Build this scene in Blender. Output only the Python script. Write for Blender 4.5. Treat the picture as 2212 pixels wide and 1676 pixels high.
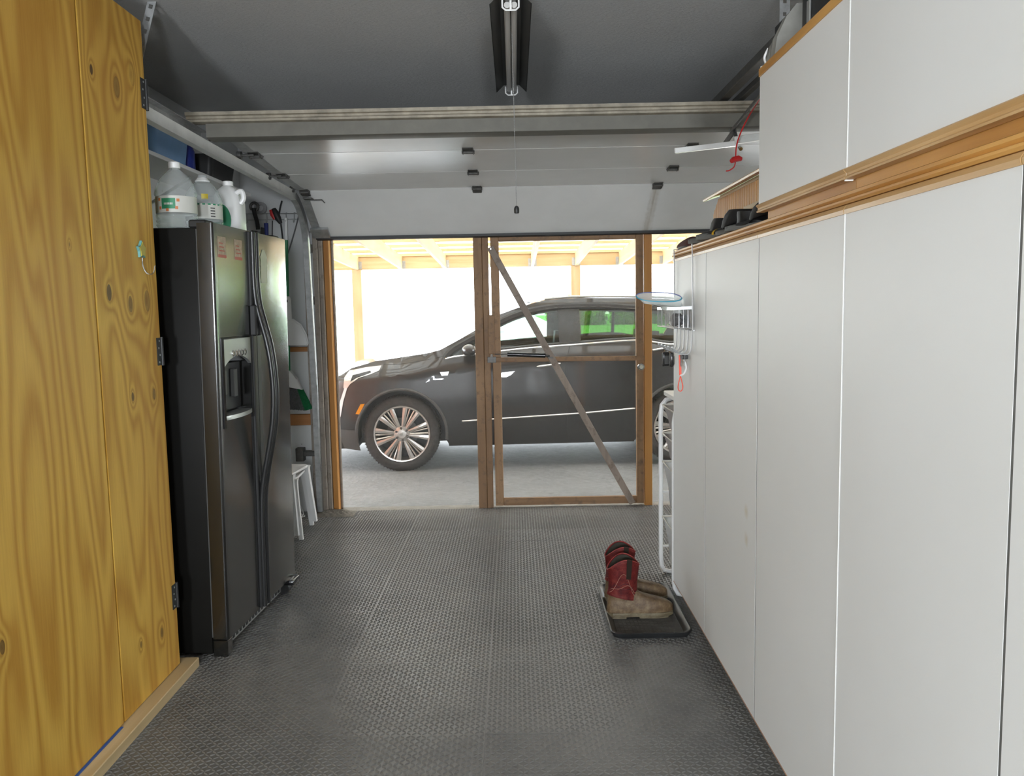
import bpy, bmesh, math, random
from mathutils import Vector, Matrix
R = math.radians
random.seed(7)
SC = bpy.context.scene
COL = SC.collection
for _o in list(bpy.data.objects): bpy.data.objects.remove(_o)

# ------------------------------------------------------------------ camera
CAM_H, CAM_F = 1.53, 1775.0
IW, IH = 2212, 1676
YAW, PITCH, ROLL = -0.00437, 0.09916, -0.01931
def _basis():
    cy, sy, cp, sp = math.cos(YAW), math.sin(YAW), math.cos(PITCH), math.sin(PITCH)
    F = Vector((sy*cp, cy*cp, -sp)); Rr = Vector((cy, -sy, 0)); U = Rr.cross(F)
    c, s = math.cos(ROLL), math.sin(ROLL)
    return Rr*c + U*s, -Rr*s + U*c, F
CR, CU, CF = _basis()
CC = Vector((0, 0, CAM_H))
cam = bpy.data.cameras.new('camera'); camo = bpy.data.objects.new('camera', cam); COL.objects.link(camo)
camo.matrix_world = Matrix(((CR.x, CU.x, -CF.x, CC.x), (CR.y, CU.y, -CF.y, CC.y), (CR.z, CU.z, -CF.z, CC.z), (0, 0, 0, 1)))
cam.sensor_width = 36.0; cam.lens = CAM_F/IW*36.0; cam.clip_start = 0.02; cam.clip_end = 500
SC.camera = camo
def at(px, py, ax, val):
    """point on the plane ax = val seen at a pixel of the photograph"""
    d = CF*CAM_F + CR*(px-IW/2) - CU*(py-IH/2); i = 'xyz'.index(ax)
    return CC + d*((val-CC[i])/d[i])

# ------------------------------------------------------------------ light
W = bpy.data.worlds.new('daylight'); SC.world = W; W.use_nodes = True
_nt = W.node_tree; _nt.nodes.clear()
_bg = _nt.nodes.new('ShaderNodeBackground'); _wo = _nt.nodes.new('ShaderNodeOutputWorld')
_bg.inputs[0].default_value = (0.86, 0.93, 1.0, 1); _bg.inputs[1].default_value = 5.5
_nt.links.new(_bg.outputs[0], _wo.inputs[0])
def lamp(name, kind, energy, color, loc, rot, **kw):
    l = bpy.data.lights.new(name, kind); l.energy = energy; l.color = color
    for k, v in kw.items(): setattr(l, k, v)
    o = bpy.data.objects.new(name, l); COL.objects.link(o); o.location = loc; o.rotation_euler = rot
    return o
# sun stands high behind the house, to the left
_sd = Vector((0.45, 0.60, -1.1)).normalized()
sun = lamp('sun', 'SUN', 13.0, (1.0, 0.95, 0.86), (-8, -10, 20), _sd.to_track_quat('-Z', 'Y').to_euler(), angle=R(0.6))
# area lights for interior fill, set in unseen windows behind the camera
UNSEEN_BACK_WINDOWS = ((-1.42, -0.88), (0.16, 0.70))
for _x0, _x1, _e in ((*UNSEEN_BACK_WINDOWS[0], 90.0), (*UNSEEN_BACK_WINDOWS[1], 74.0)):
    lamp('back_window_fill', 'AREA', _e, (0.90, 0.95, 1.0), ((_x0+_x1)/2, -3.22, 1.55), (R(90), 0, 0), shape='RECTANGLE', size=_x1-_x0-0.06, size_y=0.62)
SC.view_settings.view_transform = 'Standard'; SC.view_settings.look = 'None'
SC.view_settings.exposure = 1.0; SC.view_settings.gamma = 1.0; SC.view_settings.use_curve_mapping = False

# ------------------------------------------------------------------ helpers
WM = {}
def wm(o): return WM.get(o.name, Matrix())
def tag(o, label=None, cat=None, group=None, kind=None):
    if label: o['label'] = label
    if cat: o['category'] = cat
    if group: o['group'] = group
    if kind: o['kind'] = kind
    return o
def thing(name, label, cat, loc=(0, 0, 0), rot=(0, 0, 0), group=None, kind=None, parent=None):
    o = bpy.data.objects.new(name, None); COL.objects.link(o); o.empty_display_size = 0.05
    M = Matrix.LocRotScale(Vector(loc), __import__('mathutils').Euler(rot), Vector((1, 1, 1)))
    o.location = loc; o.rotation_euler = rot
    WM[o.name] = M
    return tag(o, label, cat, group, kind)
def frame_of(d, up=(0, 0, 1)):
    d = Vector(d).normalized(); u = Vector(up)
    if abs(d.dot(u)) > 0.98: u = Vector((0, 1, 0))
    a = d.cross(u).normalized(); b = a.cross(d).normalized()
    return a, b, d
class MB:
    def __init__(s): s.bm = bmesh.new()
    def box(s, x0, x1, y0, y1, z0, z1, bev=0.0, M=None, seg=1):
        vs = [s.bm.verts.new(p) for p in ((x0, y0, z0), (x1, y0, z0), (x1, y1, z0), (x0, y1, z0), (x0, y0, z1), (x1, y0, z1), (x1, y1, z1), (x0, y1, z1))]
        fs = [s.bm.faces.new([vs[i] for i in q]) for q in ((0, 3, 2, 1), (4, 5, 6, 7), (0, 1, 5, 4), (1, 2, 6, 5), (2, 3, 7, 6), (3, 0, 4, 7))]
        geo = set(vs)
        if bev > 0:
            es = list({e for f in fs for e in f.edges})
            r = bmesh.ops.bevel(s.bm, geom=es, offset=bev, segments=seg, affect='EDGES', profile=0.5)
            geo = set(v for v in vs if v.is_valid) | set(r['verts'])
        if M is not None: bmesh.ops.transform(s.bm, matrix=M, verts=list(geo))
        return s
    def bar(s, p0, p1, w, h, bev=0.0, up=(0, 0, 1), seg=1):
        p0, p1 = Vector(p0), Vector(p1); L = (p1-p0).length; a, b, d = frame_of(p1-p0, up)
        M = Matrix(((a.x, d.x, b.x, p0.x), (a.y, d.y, b.y, p0.y), (a.z, d.z, b.z, p0.z), (0, 0, 0, 1)))
        return s.box(-w/2, w/2, 0, L, -h/2, h/2, bev, M, seg)
    def tube(s, pts, r, n=8, closed=False, caps=True, rads=None):
        pts = [Vector(p) for p in pts]; N = len(pts); rings = []
        ref = None
        for i, p in enumerate(pts):
            if closed: d = pts[(i+1) % N]-pts[i-1]
            else: d = pts[min(i+1, N-1)]-pts[max(i-1, 0)]
            d = d.normalized()
            if ref is None:
                u = Vector((0, 0, 1)) if abs(d.z) < 0.9 else Vector((1, 0, 0)); a = d.cross(u).normalized()
            else:
                a = (ref - d*ref.dot(d)).normalized()
            ref = a; b = d.cross(a); rr = rads[i] if rads else r
            rings.append([s.bm.verts.new(p + (a*math.cos(2*math.pi*k/n) + b*math.sin(2*math.pi*k/n))*rr) for k in range(n)])
        for i in range(N if closed else N-1):
            A, B = rings[i], rings[(i+1) % N]
            for k in range(n):
                s.bm.faces.new((A[k], A[(k+1) % n], B[(k+1) % n], B[k]))
        if caps and not closed:
            s.bm.faces.new(rings[0][::-1]); s.bm.faces.new(rings[-1])
        return s
    def cyl(s, p0, p1, r, n=14, r1=None):
        return s.tube([p0, p1], r, n, rads=[r, r if r1 is None else r1])
    def lathe(s, prof, n=24, M=None, caps=True):
        rings = []
        for (r, z) in prof:
            rings.append([s.bm.verts.new((r*math.cos(2*math.pi*k/n), r*math.sin(2*math.pi*k/n), z)) for k in range(n)])
        for A, B in zip(rings, rings[1:]):
            for k in range(n): s.bm.faces.new((A[k], A[(k+1) % n], B[(k+1) % n], B[k]))
        if caps:
            s.bm.faces.new(rings[0][::-1]); s.bm.faces.new(rings[-1])
        if M is not None: bmesh.ops.transform(s.bm, matrix=M, verts=[v for r in rings for v in r])
        return s
    def prism(s, poly, h, M=None, bev=0.0):
        A = [s.bm.verts.new((p[0], p[1], 0)) for p in poly]; B = [s.bm.verts.new((p[0], p[1], h)) for p in poly]; n = len(poly)
        f0 = s.bm.faces.new(A[::-1]); f1 = s.bm.faces.new(B); fs = [f0, f1]
        for k in range(n): fs.append(s.bm.faces.new((A[k], A[(k+1) % n], B[(k+1) % n], B[k])))
        geo = A+B
        if bev > 0:
            r = bmesh.ops.bevel(s.bm, geom=list({e for f in (f0, f1) for e in f.edges}), offset=bev, segments=1, affect='EDGES', profile=0.5)
            geo = [v for v in geo if v.is_valid] + list(r['verts'])
        if M is not None: bmesh.ops.transform(s.bm, matrix=M, verts=list(set(geo)))
        return s
    def grid(s, f, nu, nv, wrap_u=False):
        g = [[s.bm.verts.new(f(i/nu, j/nv)) for j in range(nv+1)] for i in range(nu if wrap_u else nu+1)]
        n = len(g)
        for i in range(nu):
            for j in range(nv):
                s.bm.faces.new((g[i][j], g[(i+1) % n][j], g[(i+1) % n][j+1], g[i][j+1]))
        return s
    def loft(s, rings, closed=True, caps=True):
        rs = [[s.bm.verts.new(p) for p in r] for r in rings]; n = len(rs[0])
        for A, B in zip(rs, rs[1:]):
            for k in range(n if closed else n-1): s.bm.faces.new((A[k], A[(k+1) % n], B[(k+1) % n], B[k]))
        if caps and closed: s.bm.faces.new(rs[0][::-1]); s.bm.faces.new(rs[-1])
        return s
    def ico(s, c, r, sub=2, sx=1, sy=1, sz=1):
        M = Matrix.Translation(c) @ Matrix.Diagonal((sx, sy, sz, 1))
        bmesh.ops.create_icosphere(s.bm, subdivisions=sub, radius=r, matrix=M); return s
    def solidify(s, t):
        bmesh.ops.solidify(s.bm, geom=s.bm.faces[:], thickness=t); return s
    def build(s, name, mat, parent=None, origin=None, smooth=30, label=None, kind=None, flip=False):
        bmesh.ops.recalc_face_normals(s.bm, faces=s.bm.faces[:])
        me = bpy.data.meshes.new(name); o = bpy.data.objects.new(name, me); COL.objects.link(o)
        if parent is not None:
            W_ = wm(parent); bmesh.ops.transform(s.bm, matrix=W_.inverted(), verts=s.bm.verts[:])
            o.parent = parent; WM[o.name] = W_
        elif origin is not None:
            org = Vector(origin); bmesh.ops.translate(s.bm, vec=-org, verts=s.bm.verts[:]); o.location = org
            WM[o.name] = Matrix.Translation(org)
        if smooth:
            ca = math.radians(smooth)
            for f in s.bm.faces: f.smooth = True
            for e in s.bm.edges:
                if len(e.link_faces) == 2:
                    try: e.smooth = e.calc_face_angle() < ca
                    except Exception: pass
        s.bm.to_mesh(me); s.bm.free()
        if mat is not None: me.materials.append(mat)
        if label: o['label'] = label
        if kind: o['kind'] = kind
        return o
def copy_tree(o, parent=None):
    c = o.copy(); COL.objects.link(c); c.parent = parent
    for ch in list(o.children): copy_tree(ch, c)
    return c
def struct(name, mb, m, label=None, **kw):
    o = mb.build(name, m, **kw); o['kind'] = 'structure'
    if label: o['label'] = label
    return o
def catmull(pts, n=6):
    P = [Vector(p) for p in pts]; out = []
    for i in range(len(P)-1):
        p0, p1, p2, p3 = P[max(i-1, 0)], P[i], P[i+1], P[min(i+2, len(P)-1)]
        for k in range(n):
            t = k/n
            out.append(0.5*((2*p1) + (p2-p0)*t + (2*p0-5*p1+4*p2-p3)*t*t + (3*p1-p0-3*p2+p3)*t**3))
    out.append(P[-1]); return out
def lerp(a, b, t): return a+(b-a)*t
def interp(x, tab):
    if x <= tab[0][0]: return tab[0][1]
    for (a, va), (b, vb) in zip(tab, tab[1:]):
        if x <= b: return va+(vb-va)*(x-a)/(b-a)
    return tab[-1][1]

# ------------------------------------------------------------------ materials
class NT:
    def __init__(s, name):
        s.m = bpy.data.materials.new(name); s.m.use_nodes = True; s.t = s.m.node_tree; s.t.nodes.clear()
        s.out = s.n('ShaderNodeOutputMaterial')
    def n(s, typ, ins=None, **props):
        nd = s.t.nodes.new(typ)
        for k, v in props.items(): setattr(nd, k, v)
        for k, v in (ins or {}).items(): s.set(nd.inputs[k], v)
        return nd
    def set(s, sock, v):
        if isinstance(v, bpy.types.NodeSocket): s.t.links.new(v, sock)
        elif isinstance(v, bpy.types.Node): s.t.links.new(v.outputs[0], sock)
        else:
            if isinstance(v, (tuple, list)) and len(v) == 3 and sock.type == 'RGBA': v = (*v, 1)
            sock.default_value = v
    def math(s, op, a, b=0.0, c=None):
        nd = s.t.nodes.new('ShaderNodeMath'); nd.operation = op; s.set(nd.inputs[0], a); s.set(nd.inputs[1], b)
        if c is not None: s.set(nd.inputs[2], c)
        return nd.outputs[0]
    def mix(s, f, a, b, blend='MIX'):
        nd = s.t.nodes.new('ShaderNodeMix'); nd.data_type = 'RGBA'; nd.blend_type = blend
        s.set(nd.inputs[0], f); s.set(nd.inputs[6], a); s.set(nd.inputs[7], b); return nd.outputs[2]
    def ramp(s, f, stops):
        nd = s.t.nodes.new('ShaderNodeValToRGB'); el = nd.color_ramp.elements
        while len(el) < len(stops): el.new(0.5)
        for e, (p, c) in zip(el, stops):
            e.position = p; e.color = (*c, 1) if len(c) == 3 else c
        s.set(nd.inputs[0], f); return nd.outputs[0]
    def coord(s, kind='Object', scale=(1, 1, 1), loc=(0, 0, 0), rot=(0, 0, 0)):
        tc = s.n('ShaderNodeTexCoord'); mp = s.n('ShaderNodeMapping')
        s.t.links.new(tc.outputs[kind], mp.inputs[0]); mp.inputs[1].default_value = loc; mp.inputs[2].default_value = rot; mp.inputs[3].default_value = scale
        return mp.outputs[0]
    def noise(s, vec, scale=5, detail=3, rough=0.5, dist=0.0):
        return s.n('ShaderNodeTexNoise', {'Vector': vec, 'Scale': scale, 'Detail': detail, 'Roughness': rough, 'Distortion': dist}).outputs[0]
    def bump(s, h, strength=0.3, dist=0.01, normal=None):
        nd = s.n('ShaderNodeBump', {'Height': h, 'Strength': strength, 'Distance': dist})
        if normal is not None: s.set(nd.inputs['Normal'], normal)
        return nd.outputs[0]
    def pbr(s, color, rough=0.5, metal=0.0, normal=None, **kw):
        b = s.n('ShaderNodeBsdfPrincipled'); s.set(b.inputs['Base Color'], color); s.set(b.inputs['Roughness'], rough); s.set(b.inputs['Metallic'], metal)
        if normal is not None: s.set(b.inputs['Normal'], normal)
        for k, v in kw.items(): s.set(b.inputs[k.replace('_', ' ')], v)
        s.t.links.new(b.outputs[0], s.out.inputs[0]); return s.m
def plain(name, color, rough=0.5, metal=0.0, var=0.08, vscale=9.0, bump=0.0, bscale=120.0, coat=0.0, spec=0.5, trans=0.0, kind='Object'):
    """a procedural paint, plastic or metal: slow tone variation, optional fine grain"""
    t = NT(name); v = t.coord(kind)
    nz = t.noise(v, vscale, 4, 0.6)
    dark = tuple(c*(1-var) for c in color); lite = tuple(min(1, c*(1+var)) for c in color)
    col = t.ramp(nz, [(0.3, dark), (0.7, lite)])
    nrm = t.bump(t.noise(v, bscale, 3), bump, 0.002) if bump > 0 else None
    rg = t.math('ADD', t.math('MULTIPLY', nz, 0.12), max(0.02, rough-0.06))
    kw = {'Specular_IOR_Level': spec}
    if coat: kw['Coat_Weight'] = coat; kw['Coat_Roughness'] = 0.16
    if trans: kw['Transmission_Weight'] = trans
    return t.pbr(col, rg, metal, nrm, **kw)
def wood(name, c_lo, c_hi, grain='z', scale=1.0, rings=28.0, rough=0.45, contrast=1.0, kind='Object', bump=0.15, stretch=0.07, stain=None, seed=0.0):
    t = NT(name); sc = [9*scale]*3; sc['xyz'.index(grain)] = 9*scale*stretch
    v = t.coord(kind, tuple(sc), loc=(seed*3.1, seed*1.7, seed*2.3))
    f = t.noise(v, 0.55, 2, 0.45, 0.3)
    w = t.math('SINE', t.math('MULTIPLY', f, rings*2.2))
    w = t.math('ADD', t.math('MULTIPLY', w, 0.5*contrast), 0.5)
    fs = [160*scale]*3; fs['xyz'.index(grain)] = 4*scale
    fine = t.noise(t.coord(kind, tuple(fs)), 1.0, 2, 0.6)
    k = t.math('ADD', t.math('MULTIPLY', w, 0.62), t.math('MULTIPLY', fine, 0.38))
    col = t.ramp(k, [(0.12, c_lo), (0.55, tuple((a+b)/2 for a, b in zip(c_lo, c_hi))), (0.88, c_hi)])
    big = t.noise(t.coord(kind, (1.3, 1.3, 1.3)), 1.2, 2)
    col = t.mix(t.math('MULTIPLY', t.math('SUBTRACT', big, 0.38), 0.9), col, tuple(c*0.72 for c in c_lo))
    if stain:
        dn = t.noise(t.coord(kind, (6, 6, 6)), 3.0, 4, 0.7)
        col = t.mix(t.ramp(dn, [(0.52, (0, 0, 0)), (0.72, (1, 1, 1))]), col, stain)
    return t.pbr(col, t.math('ADD', t.math('MULTIPLY', fine, 0.15), rough-0.07), 0.0, t.bump(k, bump, 0.0015))
MT = {}
MT['white_lam'] = plain('white_laminate', (0.80, 0.795, 0.76), 0.38, var=0.02, bump=0.05, bscale=300)
MT['oak'] = wood('honey_oak', (0.48, 0.22, 0.045), (0.76, 0.42, 0.115), 'y', 1.2, 20, 0.38, 0.7)
MT['oak_light'] = wood('pale_oak', (0.52, 0.30, 0.11), (0.74, 0.50, 0.24), 'y', 1.4, 18, 0.4, 0.5, seed=2)
MT['oak_z'] = wood('honey_oak_upright', (0.50, 0.23, 0.055), (0.74, 0.41, 0.12), 'z', 1.2, 20, 0.4, 0.6, seed=3)
MT['black_app'] = plain('textured_black_appliance', (0.008, 0.0078, 0.0068), 0.21, var=0.02, bump=0.12, bscale=500, spec=0.5, coat=0.8)
MT['black_side'] = plain('matte_black_cabinet_paint', (0.008, 0.0076, 0.0065), 0.5, var=0.03, bump=0.1, bscale=500, spec=0.14)
MT['black_gloss'] = plain('black_gloss_plastic', (0.012, 0.012, 0.013), 0.15, var=0.1)
MT['black_matte'] = plain('black_matte_plastic', (0.018, 0.018, 0.018), 0.5, var=0.2, bump=0.1)
MT['dark_grey'] = plain('dark_grey_plastic', (0.07, 0.07, 0.068), 0.5, var=0.1)
MT['silver'] = plain('silver_plastic', (0.48, 0.49, 0.48), 0.32, 0.6, var=0.05)
MT['steel'] = plain('galvanised_steel', (0.46, 0.47, 0.47), 0.42, 0.75, var=0.18, vscale=25, bump=0.08)
MT['steel_dark'] = plain('dull_dark_steel', (0.11, 0.107, 0.10), 0.5, 0.5, var=0.25, vscale=40, bump=0.1)
MT['chrome'] = plain('bright_chrome', (0.82, 0.82, 0.80), 0.12, 1.0, var=0.03)
MT['wire'] = plain('silver_coated_wire', (0.58, 0.59, 0.60), 0.35, 0.5, var=0.05)
MT['white_paint'] = plain('white_painted_steel', (0.72, 0.72, 0.70), 0.24, var=0.035, bump=0.06, bscale=200)
MT['track_white'] = plain('white_painted_track', (0.62, 0.63, 0.60), 0.4, var=0.1)
MT['white_plastic'] = plain('white_moulded_plastic', (0.80, 0.80, 0.79), 0.35, var=0.02)
MT['red_plastic'] = plain('red_plastic', (0.55, 0.02, 0.02), 0.4)
MT['green_plastic'] = plain('green_plastic', (0.02, 0.24, 0.09), 0.4)
MT['blue_plastic'] = plain('deep_blue_plastic', (0.02, 0.035, 0.22), 0.4)
MT['lightblue'] = plain('light_blue_plastic', (0.18, 0.35, 0.60), 0.4)
MT['rubber'] = plain('black_rubber', (0.022, 0.022, 0.022), 0.55, var=0.25, bump=0.15)
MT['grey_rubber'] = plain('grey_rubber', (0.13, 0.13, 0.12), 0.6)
MT['yellow'] = plain('yellow_rubber', (0.70, 0.42, 0.02), 0.5)
MT['post'] = wood('weathered_pine', (0.20, 0.105, 0.045), (0.35, 0.205, 0.10), 'z', 1.0, 20, 0.6, 0.7, stain=(0.16, 0.095, 0.05), seed=5)
MT['post_x'] = wood('weathered_pine_level', (0.20, 0.105, 0.045), (0.34, 0.195, 0.095), 'x', 1.0, 20, 0.6, 0.7, stain=(0.15, 0.09, 0.05), seed=6)
MT['jamb'] = wood('orange_stained_pine', (0.46, 0.185, 0.035), (0.62, 0.30, 0.075), 'z', 1.0, 16, 0.5, 0.6, seed=7)
MT['grey_wood'] = wood('grey_weathered_wood', (0.24, 0.20, 0.165), (0.38, 0.33, 0.28), 'z', 1.0, 18, 0.65, 0.6, stain=(0.17, 0.14, 0.11), seed=8)
MT['new_pine_y'] = wood('fresh_pine_rafter', (0.66, 0.46, 0.23), (0.84, 0.66, 0.40), 'y', 0.8, 16, 0.55, 0.5, seed=9)
MT['new_pine_x'] = wood('fresh_pine_beam', (0.60, 0.40, 0.19), (0.80, 0.60, 0.34), 'x', 0.8, 16, 0.55, 0.6, seed=10)
MT['new_pine_z'] = wood('fresh_pine_post', (0.62, 0.42, 0.21), (0.80, 0.61, 0.36), 'z', 0.8, 16, 0.55, 0.6, seed=11)
MT['pine_pale'] = wood('pale_pine_board', (0.50, 0.36, 0.18), (0.70, 0.54, 0.31), 'y', 1.2, 20, 0.55, 0.6, seed=12)
# ================================================================== the setting
XW, XR2, YB, YF, ZC = -2.0, 4.1, -3.25, 6.15, 2.78
OX0, OX1, OZ = -1.46, 3.42, 2.16          # wide door opening
def wall_paint(name, color, rough=0.7, marks=True):
    t = NT(name); v = t.coord('Object')
    n1 = t.noise(v, 2.0, 4, 0.6); col = t.ramp(n1, [(0.3, tuple(c*0.93 for c in color)), (0.7, color)])
    if marks:
        sp = t.n('ShaderNodeTexVoronoi', {'Vector': v, 'Scale': 6.5}); d = t.ramp(sp.outputs[0], [(0.0, (1, 1, 1)), (0.045, (0, 0, 0))])
        col = t.mix(d, col, (0.10, 0.09, 0.08))
    return t.pbr(col, rough, 0, t.bump(t.noise(v, 90, 4, 0.6), 0.15, 0.003))
MT['wall'] = wall_paint('off_white_wall_paint', (0.66, 0.67, 0.67))
def ceiling_mat():
    t = NT('combed_ceiling_plaster'); v = t.coord('Object', (1, 1, 1)); n2 = t.noise(t.coord('Object', (9, 38, 9)), 6.0, 4, 0.65, 0.6)
    col = t.ramp(t.noise(v, 1.2, 3), [(0.3, (0.56, 0.56, 0.55)), (0.7, (0.64, 0.64, 0.625))])
    col = t.mix(t.math('MULTIPLY', n2, 0.22), col, (0.30, 0.30, 0.30))
    return t.pbr(col, 0.85, 0, t.bump(n2, 1.0, 0.012))
MT['ceiling'] = ceiling_mat()
def concrete(name, a, b, sc=3.0, crack=True, rough=0.8):
    t = NT(name); v = t.coord('Object'); n1 = t.noise(v, sc, 6, 0.65); n2 = t.noise(v, sc*14, 4, 0.6)
    col = t.ramp(t.math('ADD', t.math('MULTIPLY', n1, 0.5), t.math('MULTIPLY', n2, 0.5)), [(0.3, a), (0.7, b)])
    h = n2
    if crack:
        vo = t.n('ShaderNodeTexVoronoi', {'Vector': t.n('ShaderNodeVectorMath', {0: v, 1: t.n('ShaderNodeTexNoise', {'Vector': v, 'Scale': 5.0}).outputs[1]}, operation='ADD').outputs[0], 'Scale': 1.6}, feature='DISTANCE_TO_EDGE')
        c = t.ramp(vo.outputs[0], [(0.0, (1, 1, 1)), (0.012, (0, 0, 0))]); col = t.mix(t.math('MULTIPLY', c, 0.55), col, tuple(x*0.45 for x in a))
    return t.pbr(col, rough, 0, t.bump(h, 0.9, 0.012))
MT['slab'] = concrete('garage_slab', (0.16, 0.155, 0.145), (0.24, 0.235, 0.22))
MT['drive'] = concrete('carport_slab', (0.145, 0.147, 0.145), (0.25, 0.252, 0.25), 1.4)
MT['gravel'] = concrete('pale_gravel_yard', (0.46, 0.45, 0.42), (0.62, 0.61, 0.58), 5.0, False)
def brick_mat():
    t = NT('red_brick_cladding'); v = t.coord('Object', (1, 1, 1), rot=(R(90), 0, 0))
    b = t.n('ShaderNodeTexBrick', {'Vector': v, 'Color1': (0.40, 0.13, 0.07, 1), 'Color2': (0.50, 0.20, 0.11, 1), 'Mortar': (0.45, 0.42, 0.38, 1), 'Scale': 4.0, 'Mortar Size': 0.02})
    return t.pbr(b.outputs[0], 0.8, 0)
MT['brick'] = brick_mat()

floor = struct('floor', MB().box(XW-0.15, XR2+0.15, YB-0.15, YF+0.02, -0.15, -0.012), MT['slab'], 'grey concrete garage floor under dark rubber tread tiles')
struct('ceiling', MB().box(XW-0.15, XR2+0.15, YB-0.15, YF+0.15, ZC, ZC+0.12), MT['ceiling'], 'grey combed plaster garage ceiling')
struct('wall_left', MB().box(XW-0.15, XW, YB-0.15, YF+0.15, -0.15, ZC), MT['wall'], 'off-white left garage wall')
struct('wall_right', MB().box(XR2, XR2+0.15, YB-0.15, YF+0.15, -0.15, ZC), MT['wall'], 'off-white right garage wall')
_m = MB(); WZ0, WZ1 = 1.22, 1.88; _xs = [XW]+[v for w_ in UNSEEN_BACK_WINDOWS for v in w_]+[XR2]
for k in range(0, len(_xs), 2): _m.box(_xs[k], _xs[k+1], YB-0.15, YB, -0.15, ZC)
for x0, x1 in UNSEEN_BACK_WINDOWS: _m.box(x0, x1, YB-0.15, YB, -0.15, WZ0).box(x0, x1, YB-0.15, YB, WZ1, ZC)
struct('wall_back', _m, wall_paint('dim_brown_back_wall', (0.22, 0.19, 0.16), 0.8, False), 'back garage wall with a window')
_m = MB()
_m.box(XW, OX0, YF, YF+0.13, -0.15, ZC).box(OX1, XR2, YF, YF+0.13, -0.15, ZC).box(OX0, OX1, YF, YF+0.13, OZ, ZC)
wall_front = struct('wall_front', _m, MT['wall'], 'white front garage wall around the wide door opening')
# outside skin of the house front
_m = MB(); YO = YF+0.13
_m.box(-9, OX0-0.1, YO, YO+0.1, -0.4, 3.2).box(OX1+0.1, 9, YO, YO+0.1, -0.4, 3.2).box(OX0-0.1, OX1+0.1, YO, YO+0.1, OZ+0.02, 3.2)
struct('wall_outside', _m, MT['brick'], 'red brick outside face of the garage')
# narrow boards on the front wall left of the opening
MT['batten'] = wood('orange_batten', (0.36, 0.14, 0.04), (0.50, 0.23, 0.075), 'x', 1.2, 16, 0.5, 0.6, seed=4)
for k, (z0, z1) in enumerate(((1.222, 1.258), (0.668, 0.752))):
    struct('trim_%d' % (k+1), MB().box(XW+0.001, -1.505, YF-0.022, YF, z0, z1, 0.002), MT['batten'], 'orange wooden batten across the white front wall, ' + ('under the dustpan' if k == 0 else 'under the broom head'), origin=(-1.75, YF, z0))
# jamb of the opening, from the wall outwards to the light
struct('trim_3', MB().box(-1.546, -1.516, YF-0.03, YF, 0.0, 2.14, 0.002), MT['grey_wood'], 'thin brown stop strip beside the door track', origin=(-1.53, YF, 0))
struct('trim_4', MB().box(-1.472, -1.437, YF-0.055, YF+0.13, 0.0, 2.10, 0.003), MT['grey_wood'], 'grey weathered inner door jamb', origin=(-1.455, YF, 0))
struct('trim_5', MB().box(-1.436, -1.408, YF-0.03, YF+0.12, 0.0, 2.10, 0.003), MT['grey_wood'], 'grey weathered edge board against the orange stud', origin=(-1.42, YF, 0))
MT['sill'] = concrete('dusty_sill', (0.22, 0.20, 0.17), (0.36, 0.34, 0.30), 9)
struct('trim_6', MB().box(OX0, OX1, YF+0.0, YF+0.135, -0.15, -0.004, 0.004), MT['sill'], 'dusty concrete threshold under the screen wall')

# rubber tread tiles ------------------------------------------------
def tread_mat():
    t = NT('dusty_grey_tread_rubber'); v = t.coord('Object'); tc = t.n('ShaderNodeNewGeometry')
    p = tc.outputs['Position']; n1 = t.noise(p, 1.1, 4, 0.6); n2 = t.noise(p, 7.0, 5, 0.7)
    k = t.math('ADD', t.math('MULTIPLY', n1, 0.6), t.math('MULTIPLY', n2, 0.4))
    col = t.ramp(k, [(0.30, (0.085, 0.084, 0.080)), (0.52, (0.138, 0.136, 0.128)), (0.75, (0.18, 0.173, 0.158))])
    b1 = t.bump(t.noise(p, 2.2, 2, 0.4), 0.35, 0.05)
    nr = t.bump(t.noise(p, 180, 2), 0.12, 0.002, b1)
    return t.pbr(col, t.math('ADD', t.math('MULTIPLY', n2, 0.20), 0.25), 0, nr, Specular_IOR_Level=0.55)
MT['tread'] = tread_mat()
TP = 0.61; NL = 32; TX0, TY0 = -0.132, 3.425
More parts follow.
